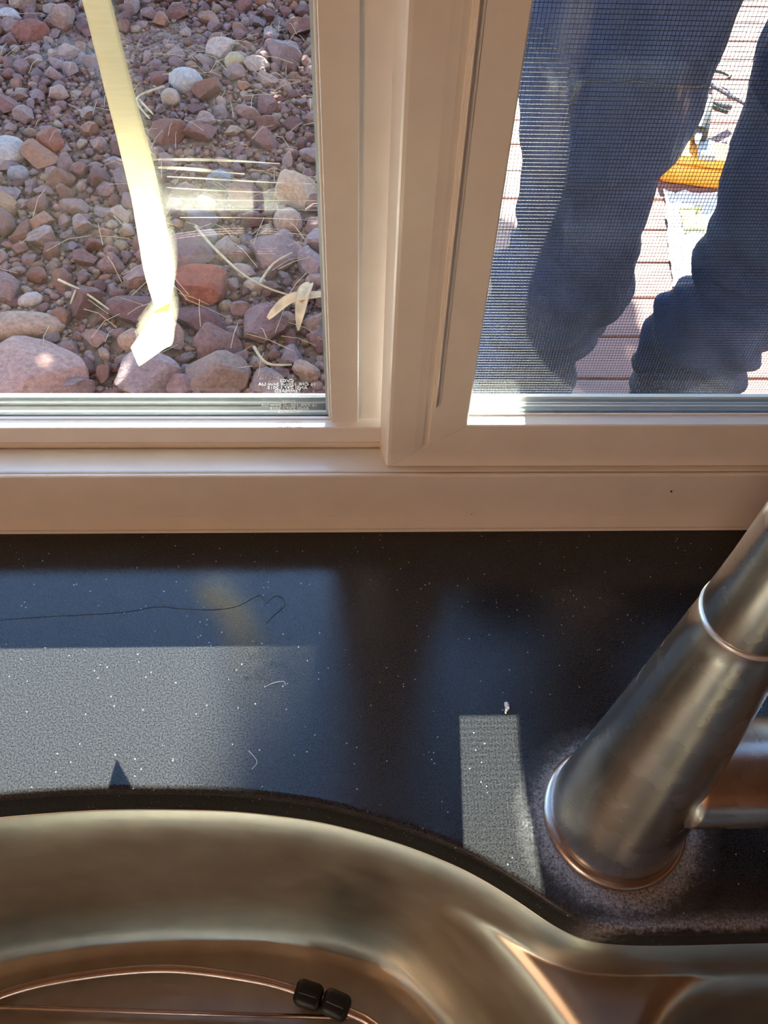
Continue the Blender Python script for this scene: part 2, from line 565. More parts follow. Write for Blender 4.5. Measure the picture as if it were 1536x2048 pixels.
# ------------------------------------------------------------------ dimensions (metres; counter top is z = 0)
ZL = 0.0432      # frame ledge
Z1 = 0.0576      # upper ledge that carries the fixed pane
YW = 0.2625      # inner face of the frame
Y1, Y2, Y3 = 0.2813, 0.2891, 0.3031
YS, ZR = 0.2685, 0.0730      # sliding sash face, top of its bottom rail
XS0, XSB, XSI = 0.0177, 0.0137, 0.0543
X_L, X_R = -0.62, 0.80       # ends of the window opening
Z_T = 0.98                   # window head
Y_OUT = 0.345                 # outer face of the house wall
ROOM = (-2.0, 2.2, -3.2, 1.5, -0.91)     # x0 x1 yback zceil zfloor
DECK_Z = -0.88
SOIL_Z = -0.98

# ================================================================== SETTING: room
def struct(name, bm, mat):
    return setp(obj(name, bm, mat), kind='structure')

x0, x1, yb, zc, zf = ROOM
bm = bmesh.new()
add_box(bm, x0, X_L, YW + 0.002, Y_OUT, zf, zc)
add_box(bm, X_R, x1, YW + 0.002, Y_OUT, zf, zc)
add_box(bm, X_L, X_R, YW + 0.002, Y_OUT, Z_T, zc)
add_box(bm, X_L, X_R, YW + 0.002, Y_OUT, zf, -0.001)
struct('wall_front', bm, M['wall_in'])
struct('wall_outside', (lambda b: (add_box(b, x0, X_L - 0.03, Y_OUT + 0.001, Y_OUT + 0.02, SOIL_Z, zc + 0.3),
                                   add_box(b, X_R + 0.03, x1, Y_OUT + 0.001, Y_OUT + 0.02, SOIL_Z, zc + 0.3),
                                   add_box(b, X_L - 0.03, X_R + 0.03, Y_OUT + 0.001, Y_OUT + 0.02, Z_T + 0.03, zc + 0.3),
                                   add_box(b, X_L - 0.03, X_R + 0.03, Y_OUT + 0.001, Y_OUT + 0.02, SOIL_Z, -0.02), b)[-1])(bmesh.new()), M['wall_out'])
struct('wall_left', box_bm(x0 - 0.1, x0, yb, Y_OUT, zf, zc), M['wall_in'])
struct('wall_right', box_bm(x1, x1 + 0.1, yb, Y_OUT, zf, zc), M['wall_in'])
struct('wall_back', box_bm(x0 - 0.1, x1 + 0.1, yb - 0.1, yb, zf, zc), M['wall_in'])
struct('ceiling', box_bm(x0 - 0.1, x1 + 0.1, yb - 0.1, Y_OUT, zc, zc + 0.05), M['ceil'])
struct('floor', box_bm(x0 - 0.1, x1 + 0.1, yb - 0.1, Y_OUT, zf - 0.05, zf), M['floorw'])

# unseen globe lamp, added further back in the kitchen for warm fill light
LX, LY, LZ = -1.45, -1.7, 0.80
lamp = empty('fill_lamp', (LX, LY, zc))
setp(lamp, 'unseen round globe lamp added in the kitchen for warm fill light', 'lamp')
obj('fill_lamp_rose', lathe_bm([(0, 0.06), (0.02, 0.06)], (LX, LY, zc - 0.02), (0, 0, 1), 32), M['alu'], lamp)
obj('fill_lamp_rod', tube_bm([(LX, LY, zc - 0.02), (LX, LY, LZ + 0.20)], 0.006, 10), M['alu'], lamp)
mo, nt, b = new_mat('fill_globe_glow')
b.inputs['Base Color'].default_value = (0.9, 0.85, 0.75, 1)
b.inputs['Emission Color'].default_value = (1.0, 0.69, 0.46, 1)
b.inputs['Emission Strength'].default_value = FILL_RADIANCE
gb_ = bmesh.new()
bmesh.ops.create_uvsphere(gb_, u_segments=32, v_segments=20, radius=0.20, matrix=Matrix.Translation((LX, LY, LZ)))
smooth(obj('fill_globe', gb_, mo, lamp))

# ================================================================== WINDOW 1: frame and fixed pane
win = setp(empty('window_1', (0.09, YW, 0.0)), kind='structure')
PX = lambda p, a: (a, p[0], p[1])        # (y,z) profile swept in x
PZ = lambda p, a: (p[0], p[1], a)        # (x,y) profile swept in z

def arc(cx, cy, r, a0, a1, n=8):
    return [(cx + r * math.cos(math.radians(a0 + (a1 - a0) * i / n)), cy + r * math.sin(math.radians(a0 + (a1 - a0) * i / n))) for i in range(n + 1)]

sill = [(0.2592, 0.0)] + [(0.2592 + 0.0005, 0.0012)] + \
       [(0.2594, 0.0032), (0.2600, 0.0050), (0.2608, 0.0075), (0.2616, 0.0105), (0.2621, 0.0138), (0.2624, 0.0170), (YW, 0.0205)] + \
       [(YW, ZL - 0.0016)] + arc(YW + 0.0012, ZL - 0.0012, 0.0012, 180, 60, 5) + \
       [(YW + 0.0026, ZL - 0.0010), (YW + 0.0030, ZL - 0.0002), (YW + 0.0036, ZL), 
        (Y1 - 0.0012, ZL), (Y1 - 0.0006, ZL - 0.0012), (Y1 + 0.0008, ZL - 0.0012), (Y1 + 0.0008, ZL + 0.0025),
        (Y1 - 0.0002, ZL + 0.0045), (Y1, Z1 - 0.0010)] + arc(Y1 + 0.0010, Z1 - 0.0010, 0.0010, 180, 90, 4) + \
       [(Y2 - 0.0006, Z1), (Y2 - 0.0006, Z1 - 0.004), (Y3 + 0.002, Z1 - 0.004), (Y3 + 0.002, Z1 - 0.004), (Y3 + 0.0045, Z1 - 0.0045),
        (Y3 + 0.006, 0.016), (Y_OUT + 0.022, -0.012), (Y_OUT + 0.022, -0.018), (Y_OUT - 0.01, -0.0015), (Y_OUT - 0.01, 0.0)]
obj('sill_frame', prism_bm(sill, X_L, X_R, PX), M['vinyl'], win)
# jambs and head of the outer frame
for xa, xb, nm in ((X_L, X_L + 0.03, 'side_jamb'), (X_R - 0.03, X_R, 'side_jamb')):
    obj(nm, box_bm(xa, xb, YW + 0.004, Y_OUT, Z1 - 0.01, Z_T, 0.001), M['vinyl'], win)
obj('head_frame', box_bm(X_L, X_R, YW + 0.004, Y_OUT, Z_T - 0.035, Z_T, 0.001), M['vinyl'], win)
# fixed meeting stile: proud flat strip and a shallow set-back strip beside it
obj('fixed_stile', prism_bm([(-0.0108, 0.2866), (-0.0104, 0.2850), (0.0024, 0.2850), (0.0028, 0.2854), (0.0028, 0.3060), (-0.0108, 0.3060)],
                            Z1, Z_T - 0.03, PZ), M['vinyl'], win)
obj('interlock_strip', prism_bm([(0.0028, 0.2877), (0.0215, 0.2877), (0.0215, 0.3060), (0.0028, 0.3060)], Z1, Z_T - 0.03, PZ), M['vinyl'], win)
# double glazing of the fixed side
XG = -0.0108
def pane(name, xa, xb, ya, za, zb, parent, t=0.003):
    return obj(name, box_bm(xa, xb, ya, ya + t, za, zb), M['glass'], parent)
YF = 0.2955
gin = pane('glass_pane', X_L + 0.03, XG, Y2, Z1 - 0.003, Z_T - 0.035, win, 0.002)
gout = pane('glass_pane', X_L + 0.03, XG, YF - 0.002, Z1 - 0.003, Z_T - 0.035, win, 0.002)
obj('glazing_gasket', box_bm(X_L + 0.03, XG, YF + 0.0002, YF + 0.0010, Z1 - 0.0035, 0.0646), M['spacer'], win)
obj('outer_lip', box_bm(X_L + 0.03, XG, YF + 0.0011, YF + 0.0026, Z1 - 0.0035, 0.0651, 0.0003, 1), M['vinyl'], win)
obj('gasket_ridge', box_bm(X_L + 0.03, XG, YF + 0.0000, YF + 0.00025, 0.0606, 0.0612), M['alu'], win)
def spacer(xa, xb, ya, yb_, z, parent, side_x=None, zt=Z_T - 0.036):
    sp = obj('glazing_spacer', box_bm(xa, xb, ya, yb_, z - 0.0035, z - 0.0006), M['spacer'], parent)
    ym = ya + (yb_ - ya) * 0.56
    obj('spacer_ridge', box_bm(xa, xb, ym - 0.0005, ym + 0.0005, z - 0.0006, z + 0.0001), M['alu'], sp)
    obj('spacer_ridge', box_bm(xa, xb, yb_ - 0.0008, yb_ - 0.0001, z - 0.0006, z + 0.0002), M['alu'], sp)
    if side_x is not None:
        obj('glazing_spacer', box_bm(side_x - 0.0026, side_x, ya, yb_, z - 0.0006, zt), M['alu'], parent)
    return sp
spacer(X_L + 0.03, XG, Y2 + 0.002, YF - 0.002, Z1, win, XG)
# glazing bead: thin bright lip where the glass meets the frame
obj('glazing_bead', box_bm(X_L + 0.03, XG, Y2 - 0.0022, Y2 - 0.0002, Z1 - 0.0004, Z1 + 0.0007, 0.0003, 1), M['vinyl'], win)
obj('glazing_bead', box_bm(XG - 0.0012, XG - 0.0001, Y2 - 0.0018, Y2 - 0.0002, Z1 + 0.0007, Z_T - 0.036, 0.0003, 1), M['vinyl'], win)

# stamps etched in the two panes, read from indoors mirror-reversed
def text_mesh(name, body, size):
    cu = bpy.data.curves.new(name, 'FONT')
    cu.body = body
    cu.size = size
    cu.align_x = 'CENTER'
    cu.resolution_u = 2
    cu.space_line = 0.84
    cu.extrude = 0.00002
    o = bpy.data.objects.new(name, cu)
    COL.objects.link(o)
    dg = bpy.context.evaluated_depsgraph_get()
    me = bpy.data.meshes.new_from_object(o.evaluated_get(dg))
    bpy.data.objects.remove(o)
    me.name = name
    return me
STAMP = "CVGS\n16 CFR 1201-II 3mm UA\nANSI Z97.1 2015\nTEMPERED"
me = text_mesh('etched_stamp', STAMP, 0.00255)
w = max(v.co.x for v in me.vertices) - min(v.co.x for v in me.vertices)
def place_stamp(me, cx, ztop, y, width, parent):
    me = me.copy()
    k = width / w
    zt = max(v.co.y for v in me.vertices)
    for v in me.vertices:
        x, yy, d = v.co
        v.co = (cx - x * k, y + d, ztop + (yy - zt) * k)
    me.materials.clear()
    me.materials.append(M['etch'])
    o = obj('etched_stamp', me, M['etch'], parent)
    o['label'] = 'small white etched safety-glass stamp reading mirror-reversed'
    return o
place_stamp(me, -0.0312, 0.0690, Y2 - 0.0001, 0.0272, gin)
place_stamp(me, -0.0318, 0.0790, YF - 0.0021, 0.0274, gout)

# glass reflections drawn as pale strips on the pane's inside, right of the tape
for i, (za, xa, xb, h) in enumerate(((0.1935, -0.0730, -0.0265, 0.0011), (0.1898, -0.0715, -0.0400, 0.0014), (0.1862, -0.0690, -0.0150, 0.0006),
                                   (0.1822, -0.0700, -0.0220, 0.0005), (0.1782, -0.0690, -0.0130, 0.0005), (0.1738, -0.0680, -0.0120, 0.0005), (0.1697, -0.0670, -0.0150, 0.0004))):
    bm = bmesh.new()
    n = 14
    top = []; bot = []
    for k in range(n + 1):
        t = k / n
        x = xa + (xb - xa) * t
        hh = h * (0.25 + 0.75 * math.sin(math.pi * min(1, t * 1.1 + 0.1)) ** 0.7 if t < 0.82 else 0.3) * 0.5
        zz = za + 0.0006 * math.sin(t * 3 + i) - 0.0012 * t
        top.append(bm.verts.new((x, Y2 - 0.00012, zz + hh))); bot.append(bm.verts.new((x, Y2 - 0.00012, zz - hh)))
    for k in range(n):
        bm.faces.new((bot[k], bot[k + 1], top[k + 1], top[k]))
    obj('reflection_streak', bm, M['streak'], gin)

# ================================================================== WINDOW 2: sliding sash
sash = setp(empty('window_2', (0.4, YS, ZL)), kind='structure')
slope = (ZR - ZL) / (XSI - XS0)
YB = 0.2807
stile = [(XSB, YB)] + [(XS0 - 0.0012, YS + 0.0014), (XS0 - 0.0004, YS + 0.0003), (XS0 + 0.0010, YS), (0.0300, YS), (0.0338, YS + 0.0006), (0.0362, YS + 0.0019),
         (0.0367, YS + 0.0019), (0.0370, YS), (XSI - 0.0006, YS), (XSI, YS + 0.0006), (XSI, YS + 0.0076), (XSI - 0.003, YS + 0.0076), (XSI - 0.003, YB)]
obj('sash_stile', prism_bm(stile, lambda p: ZL + 0.00015 + max(0.0, (p[0] - XS0)) * slope, Z_T - 0.04, PZ), M['vinyl'], sash)
rail = [(YS, ZL + 0.0003), (YS, ZR - 0.0006), (YS + 0.0006, ZR), (YS + 0.0066, ZR), (YS + 0.0068, ZR + 0.0007), (YS + 0.0076, ZR + 0.0007), (YS + 0.0076, ZR - 0.004), (Y3 - 0.016, ZR - 0.004),
        (Y3 - 0.016, ZR + 0.0006), (Y3 - 0.0135, ZR + 0.0002), (Y3 - 0.0135, Z1 + 0.004), (Y1 - 0.0012, Z1 + 0.003), (Y1 - 0.0012, ZL + 0.0003)]
obj('sash_rail', prism_bm(rail, lambda p: XS0 + (min(p[1], ZR) - ZL) / slope + 0.00012, X_R - 0.031, PX), M['vinyl'], sash)
obj('sash_stile', box_bm(X_R - 0.07, X_R - 0.031, YS + 0.0002, YB, ZR, Z_T - 0.04, 0.0005), M['vinyl'], sash)
obj('sash_head_rail', box_bm(XSI, X_R - 0.031, YS + 0.0002, YB, Z_T - 0.085, Z_T - 0.045, 0.0005), M['vinyl'], sash)
# raised finger-pull fin on the stile
obj('finger_pull', prism_bm([(0.0374, YS + 0.0010), (0.0374, YS - 0.0022), (0.0379, YS - 0.0026), (0.0383, YS - 0.0022), (0.0389, YS - 0.0006), (0.0401, YS - 0.0005), (0.0402, YS + 0.0010)], 0.0869, Z_T - 0.06, PZ), M['vinyl'], sash)
pane('glass_pane', XSI - 0.002, X_R - 0.068, YS + 0.0078, ZR - 0.003, Z_T - 0.083, sash, 0.0025)
pane('glass_pane', XSI - 0.002, X_R - 0.068, Y3 - 0.0190, ZR - 0.003, Z_T - 0.083, sash, 0.0025)
spacer(XSI - 0.002, X_R - 0.068, YS + 0.0104, Y3 - 0.0191, ZR, sash)

# ================================================================== insect screen
scr = empty('insect_screen', (0.4, 0.318, 0.03))
setp(scr, 'dark woven insect screen in a thin frame outside the right sash', 'window screen')
SX0, SX1, SZ0, SZ1, SY = 0.030, X_R - 0.04, 0.036, Z_T - 0.06, 0.318
for a in ((SX0 - 0.012, SX0 + 0.004, SZ0 - 0.012, SZ1 + 0.012), (SX1 - 0.004, SX1 + 0.012, SZ0 - 0.012, SZ1 + 0.012)):
    obj('screen_stile', box_bm(a[0], a[1], SY - 0.003, SY + 0.005, a[2], a[3], 0.0006, 1), M['vinyl'], scr)
for a in ((SZ0 - 0.012, SZ0 + 0.004), (SZ1 - 0.004, SZ1 + 0.012)):
    obj('screen_rail', box_bm(SX0 + 0.004, SX1 - 0.004, SY - 0.003, SY + 0.005, a[0], a[1], 0.0006, 1), M['vinyl'], scr)
V = []; F = []
def wire(p, q, r, n):
    p = np.array(p); q = np.array(q)
    d = (q - p) / np.linalg.norm(q - p)
    u = np.array([0, 1.0, 0]); v = np.cross(d, u)
    b0 = len(V)
    for e in (p, q):
        for k in range(n):
            a = 2 * math.pi * k / n
            V.append(e + (u * math.cos(a) + v * math.sin(a)) * r)
    for k in range(n):
        F.append((b0 + k, b0 + (k + 1) % n, b0 + n + (k + 1) % n, b0 + n + k))
WR = 0.000125
x = SX0
while x < SX1:
    wire((x, SY, SZ0), (x, SY, SZ1), WR, 5); x += 0.00152
z = SZ0
while z < SZ1:
    wire((SX0, SY + 0.0002, z), (SX1, SY + 0.0002, z), WR, 5); z += 0.00172
wv = setp(obj('woven_mesh', mesh_np('woven_mesh', V, F), M['mesh'], scr), kind='stuff')
smooth(wv)

# ================================================================== COUNTER AND SINK
RX = np.array([-0.330, -0.318, -0.29, -0.26, -0.23, -0.19, -0.1511, -0.1093, -0.0666, -0.0234, 0.0125, 0.046, 0.060, 0.073, 0.0805, 0.0877, 0.0965, 0.107, 0.120, 0.1368, 0.1643, 0.30, 0.375, 0.395, 0.405])
RY = np.array([0.020, 0.046, 0.073, 0.092, 0.106, 0.1155, 0.1199, 0.1218, 0.1208, 0.1160, 0.1070, 0.0940, 0.0862, 0.0776, 0.0722, 0.0678, 0.0642, 0.0624, 0.0616, 0.0613, 0.0614, 0.0610, 0.0560, 0.046, 0.020])
def pchip(xs, ys):
    h = np.diff(xs); d = np.diff(ys) / h
    m = np.zeros_like(ys)
    for i in range(1, len(xs) - 1):
        if d[i - 1] * d[i] > 0:
            w1 = 2 * h[i] + h[i - 1]; w2 = h[i] + 2 * h[i - 1]
            m[i] = (w1 + w2) / (w1 / d[i - 1] + w2 / d[i])
    m[0] = d[0]; m[-1] = d[-1]
    def f(x):
        x = np.clip(x, xs[0], xs[-1])
        i = np.clip(np.searchsorted(xs, x) - 1, 0, len(xs) - 2)
        t = (x - xs[i]) / h[i]
        return ((1 + 2 * t) * (1 - t) ** 2 * ys[i] + t * (1 - t) ** 2 * h[i] * m[i] + t * t * (3 - 2 * t) * ys[i + 1] + t * t * (t - 1) * h[i] * m[i + 1])
    return f
rim_raw = pchip(RX, RY)
def rim(x):
    x = np.asarray(x, float)
    # soften the spline a little
    return (rim_raw(x - 0.006) + 2 * rim_raw(x - 0.003) + 3 * rim_raw(x) + 2 * rim_raw(x + 0.003) + rim_raw(x + 0.006)) / 9.0
SKX0, SKX1, SKY0 = -0.330, 0.405, -0.300
CT = 0.0235   # slab thickness at the cut-out
# closed outline of the cut-out
bx_ = np.concatenate([np.linspace(SKX0, -0.23, 14, endpoint=False), np.linspace(-0.23, 0.21, 150, endpoint=False), np.linspace(0.21, SKX1, 30)])
out = [(float(a), float(b_)) for a, b_ in zip(bx_, rim(bx_))]
yr = out[-1][1]; yl = out[0][1]
out += [(SKX1, y) for y in np.linspace(yr, SKY0 + 0.05, 10)[1:]]
out += [(SKX1 - 0.05 + 0.05 * math.cos(a), SKY0 + 0.05 - 0.05 * math.sin(a)) for a in np.linspace(0, math.pi / 2, 9)[1:]]
out += [(x_, SKY0) for x_ in np.linspace(SKX1 - 0.05, SKX0 + 0.05, 20)[1:]]
out += [(SKX0 + 0.05 - 0.05 * math.sin(a), SKY0 + 0.05 - 0.05 * math.cos(a)) for a in np.linspace(0, math.pi / 2, 9)[1:]]
out += [(SKX0, y) for y in np.linspace(SKY0 + 0.05, yl, 10)[1:-1]]
O = np.array(out)
tn = np.roll(O, -1, 0) - np.roll(O, 1, 0)
tn /= np.linalg.norm(tn, axis=1)[:, None]
nrm = np.stack([-tn[:, 1], tn[:, 0]], 1)       # away from the bowl (outline runs clockwise)
bm = bmesh.new()
CX0, CX1, CY0, CY1 = x0 + 0.3, x1 - 0.3, -0.395, 0.2592
rings = []
R_E = 0.0035
for a in np.linspace(0, math.pi / 2, 6):
    off = R_E - R_E * math.sin(a); zz = -R_E + R_E * math.cos(a)
    rings.append([bm.verts.new((p[0] + q[0] * off, p[1] + q[1] * off, zz)) for p, q in zip(O, nrm)])
rings.append([bm.verts.new((p[0], p[1], -CT + 0.001)) for p in O])
rings.append([bm.verts.new((p[0] + q[0] * 0.001, p[1] + q[1] * 0.001, -CT)) for p, q in zip(O, nrm)])
nO = len(O)
wall_faces = []
for a, b_ in zip(rings, rings[1:]):
    for k in range(nO):
        wall_faces.append(bm.faces.new((a[k], a[(k + 1) % nO], b_[(k + 1) % nO], b_[k])))
for zz, rg in ((0.0, rings[0]), (-CT, rings[-1])):
    oc = [bm.verts.new(p) for p in ((CX0, CY0, zz), (CX1, CY0, zz), (CX1, CY1, zz), (CX0, CY1, zz))]
    es = [bm.edges.new((oc[i], oc[(i + 1) % 4])) for i in range(4)]
    es += [bm.edges.get((rg[k], rg[(k + 1) % nO])) for k in range(nO)]
    bmesh.ops.triangle_fill(bm, use_beauty=True, use_dissolve=False, edges=es)
    if zz == 0.0: oc0 = oc
    else:
        for i in range(4):
            bm.faces.new((oc0[i], oc0[(i + 1) % 4], oc[(i + 1) % 4], oc[i]))
for f in wall_faces: f.smooth = True
co = obj('countertop', bm, M['counter'])
setp(co, 'dark charcoal speckled countertop under the window with sink cut-out', 'countertop')

# base cabinet carrying the counter
cab = empty('base_cabinet', (0.1, -0.05, zf))
setp(cab, 'wooden base cabinet below the dark countertop', 'cabinet')
for nm, a in (('side_panel', (CX0, CX0 + 0.02, CY0 + 0.03, CY1 - 0.01, zf, -CT)), ('side_panel', (CX1 - 0.02, CX1, CY0 + 0.03, CY1 - 0.01, zf, -CT)),
              ('bottom_panel', (CX0 + 0.02, CX1 - 0.02, CY0 + 0.03, CY1 - 0.01, zf + 0.08, zf + 0.10))):
    obj(nm, box_bm(*a), M['cabinet'], cab)
nd = 6
for i in range(nd):
    a = CX0 + (CX1 - CX0) * i / nd + 0.003; b_ = CX0 + (CX1 - CX0) * (i + 1) / nd - 0.003
    d_ = obj('door', box_bm(a, b_, CY0 + 0.01, CY0 + 0.03, zf + 0.10, -CT - 0.004, 0.002, 1), M['cabinet'], cab)
    obj('handle', tube_bm([(b_ - 0.04, CY0 + 0.01, -0.12), (b_ - 0.04, CY0 - 0.015, -0.12), (b_ - 0.04, CY0 - 0.015, -0.22), (b_ - 0.04, CY0 + 0.01, -0.22)], 0.004), M['faucet'], d_)

# ---- sink: two bowls pressed from one sheet
SAD = -0.050      # top of the divider
FLR = -0.200
def smin(a, b_, k):
    h = np.clip(0.5 + 0.5 * (b_ - a) / k, 0, 1)
    return b_ * (1 - h) + a * h - k * h * (1 - h)
def smax(a, b_, k):
    return -smin(-a, -b_, k)
WP_d = np.array([-0.01, 0.0, 0.0010, 0.0025, 0.0042, 0.0056, 0.0066, 0.0132, 0.0150, 0.0185, 0.0235, 0.030, 0.038, 0.06, 1.0])
WP_z = np.array([-0.0240, -0.0244, -0.0264, -0.0302, -0.0362, -0.0445, -0.0545, -0.166, -0.1790, -0.1885, -0.1945, -0.1982, -0.1995, -0.2000, -0.2000])
wall_prof = lambda d: np.interp(d, WP_d, WP_z)
BP_d = np.array([-1.0, -0.010, -0.004, 0.0, 0.003, 0.0060, 0.010, 0.016, 0.020, 0.026, 0.034, 0.05, 1.0])
BP_z = np.array([SAD, SAD - 0.0004, SAD - 0.002, SAD - 0.0055, SAD - 0.011, SAD - 0.022, SAD - 0.065, SAD - 0.125, SAD - 0.1385, SAD - 0.1455, SAD - 0.149, FLR, FLR])
bowl_prof = lambda d: np.interp(d, BP_d, BP_z)
xs_ = np.concatenate([np.arange(SKX0, -0.24, 0.006), np.arange(-0.24, 0.215, 0.0011), np.arange(0.215, SKX1 + 0.001, 0.006)])
xs_ = np.clip(xs_, SKX0, SKX1)
s_abs = np.concatenate([np.arange(-0.004, 0.008, 0.0004), np.arange(0.008, 0.075, 0.0009)])
tt = np.linspace(0, 1, 50)[1:]
dY = (rim(xs_ + 0.0005) - rim(xs_ - 0.0005)) / 0.001
cosf = 1 / np.sqrt(1 + np.clip(dY, -3, 3) ** 2)
ncol = len(xs_); nrow = len(s_abs) + len(tt)
PV = np.zeros((ncol, nrow, 3))
for i, xx in enumerate(xs_):
    yr_ = float(rim(xx))
    smax_ = yr_ - (SKY0 - 0.004)
    s = np.concatenate([s_abs, s_abs[-1] + (smax_ - s_abs[-1]) * tt])
    yy = yr_ - s
    d_rim = s * cosf[i]
    d_side = np.minimum(xx - SKX0, SKX1 - xx)
    d_front = yy - SKY0
    zr_ = np.maximum(np.maximum(wall_prof(d_rim), wall_prof(np.full_like(s, d_side))), wall_prof(d_front))
    d1 = 0.238 - np.hypot(xx + 0.11, yy + 0.09)
    d1 = np.minimum(d1, 0.085 - 0 * yy - xx + 0.03)
    qx = np.maximum(0.17 - xx, 0); 
    q2 = np.maximum(yy - 0.003, 0)
    d2 = np.where((qx > 0) & (q2 > 0), 0.05 - np.hypot(qx, q2), np.minimum(xx - 0.12, 0.053 - yy))
    zb = np.minimum(bowl_prof(d1), bowl_prof(d2))
    z_ = smax(zr_, zb, 0.012)
    z_ = np.where(s < 0, -0.0236, z_)
    PV[i, :, 0] = xx; PV[i, :, 1] = yy; PV[i, :, 2] = np.minimum(z_, -0.0236)
# relax the pressed sheet so that its folds are rounded
for _ in range(4):
    Z = PV[:, :, 2].copy()
    Z[1:-1, 1:-1] = 0.5 * Z[1:-1, 1:-1] + 0.125 * (Z[:-2, 1:-1] + Z[2:, 1:-1] + Z[1:-1, :-2] + Z[1:-1, 2:])
    PV[:, 12:, 2] = Z[:, 12:]
idx = np.arange(ncol * nrow).reshape(ncol, nrow)
faces = np.stack([idx[:-1, :-1], idx[1:, :-1], idx[1:, 1:], idx[:-1, 1:]], -1).reshape(-1, 4)
sk = empty('sink', (0.04, -0.1, FLR))
setp(sk, 'brushed stainless steel undermount sink with large round left bowl', 'sink')
me = mesh_np('bowls', PV.reshape(-1, 3), faces[:, ::-1])
smooth(obj('bowls', me, M['sink'], sk))
obj('drain', lathe_bm([(0, 0.043), (0.0015, 0.043), (0.002, 0.036), (0.0006, 0.03)], (-0.11, -0.09, FLR - 0.0004), (0, 0, 1), 40), M['alu'], sk)

# ---- rack on the bowl floor
rack = empty('sink_rack', (-0.1, 0.0, FLR))
setp(rack, 'copper-toned wire rack lying on the floor of the round bowl', 'sink rack')
ZK = -0.181
arcp = [(-0.262, 0.026), (-0.232, 0.053), (-0.1996, 0.0700), (-0.1594, 0.0782), (-0.109, 0.0812), (-0.0601, 0.0752), (-0.0314, 0.0680), (-0.003, 0.0572), (0.0095, 0.0510), (0.030, 0.035), (0.045, 0.012), (0.052, -0.02)]
full = arcp + [(0.052, -0.12), (0.03, -0.17), (-0.02, -0.20), (-0.11, -0.215), (-0.2, -0.20), (-0.25, -0.16), (-0.268, -0.1), (-0.27, -0.03), (-0.262, 0.026)]
smooth(obj('rim_wire', tube_bm(catmull([(a, b_, ZK) for a, b_ in full], 8), 0.0026, 10), M['wire'], rack))
crossw = [((-0.236, 0.0660), (-0.0978, 0.0606), (0.0085, 0.0535))]
p0 = [(-0.238, 0.0520), (-0.198, 0.0650), (-0.0978, 0.0598), (0.0053, 0.0545), (0.010, 0.0515)]
smooth(obj('cross_wire', tube_bm([(-0.214, 0.0652, ZK - 0.003), (-0.198, 0.0646, ZK - 0.003), (-0.0978, 0.0596, ZK - 0.003), (0.0053, 0.0545, ZK - 0.003)], 0.0013, 8), M['wire'], rack))
for yk in np.arange(0.03, -0.19, -0.03):
    hw = 0.150 if yk > -0.12 else 0.12
    smooth(obj('cross_wire', tube_bm([(-0.11 - hw, yk, ZK - 0.003), (-0.11 + hw - 0.002, yk - 0.004, ZK - 0.003)], 0.0013, 8), M['wire'], rack))
def bumper(cx, cy, ang, parent):
    bm_ = box_bm(-0.0080, 0.0080, -0.0068, 0.0068, -0.0068, 0.0068, 0.0038, 4)
    bmesh.ops.transform(bm_, matrix=Matrix.Translation((cx, cy, ZK)) @ Matrix.Rotation(ang, 4, 'Z'), verts=bm_.verts)
    o = smooth(obj('rubber_foot', bm_, M['dark'], parent))
    o['label'] = 'black rubber bumper'
    # moulded ridge
    r_ = box_bm(-0.0055, 0.0055, -0.0012, 0.0012, 0.0062, 0.0074, 0.0005, 1)
    bmesh.ops.transform(r_, matrix=Matrix.Translation((cx, cy, ZK)) @ Matrix.Rotation(ang, 4, 'Z'), verts=r_.verts)
    obj('ridge', r_, M['dark'], o)
bumper(-0.0265, 0.0662, math.radians(-17), rack)
bumper(-0.0110, 0.0610, math.radians(-22), rack)
for a, b_, an in ((-0.2695, -0.06, 90), (-0.11, -0.2135, 0), (0.0515, -0.07, 90)):
    bumper(a, b_, math.radians(an), rack)
for a, b_ in ((-0.262, 0.026), (0.045, 0.012), (0.035, -0.165), (-0.24, -0.17)):
    smooth(obj('rack_leg', tube_bm([(a, b_, ZK), (a, b_, FLR + 0.0022)], 0.0022, 8), M['wire'], rack))

# ================================================================== FAUCET
fau = empty('kitchen_faucet', tuple(FAUCET))
setp(fau, 'satin nickel kitchen faucet with tapering body beside the sink', 'faucet')
AD = Vector((0, 0.0388, 1)).normalized()
smooth(obj('base_flange', lathe_bm([(0.0, 0.0302), (0.0012, 0.0306), (0.0030, 0.0302), (0.0038, 0.0288), (0.0040, 0.0270)], FAUCET, (0, 0, 1), 80), M['faucet'], fau))
body = [(0.0030, 0.0276), (0.0045, 0.0279), (0.010, 0.0277), (0.03, 0.0258), (0.06, 0.0229), (0.09, 0.02005), (0.12, 0.01735), (0.150, 0.01475), (0.1588, 0.01395), (0.1596, 0.0135)]
smooth(obj('body', lathe_bm(body, FAUCET, AD, 80), M['faucet'], fau))
neck = [(0.1598, 0.0127), (0.1600, 0.0135), (0.162, 0.01385), (0.18, 0.0125), (0.20, 0.0115), (0.23, 0.011)]
smooth(obj('neck', lathe_bm(neck, FAUCET, AD, 64), M['faucet'], fau))
smooth(obj('joint_ring', lathe_bm([(0.1590, 0.01355), (0.1593, 0.01425), (0.1600, 0.01435), (0.1607, 0.01425), (0.1610, 0.01355)], FAUCET, AD, 64), M['alu'], fau))
top = FAUCET + AD * 0.229
sp_pts = [top] + [top + Vector((0, -0.085 + 0.085 * math.cos(a), 0.085 * math.sin(a) + 0.01)) for a in np.linspace(0.05, math.pi * 0.93, 16)]
smooth(obj('spout', tube_bm(sp_pts, 0.011, 24), M['faucet'], fau))
e = sp_pts[-1]; ed = (sp_pts[-1] - sp_pts[-2]).normalized()
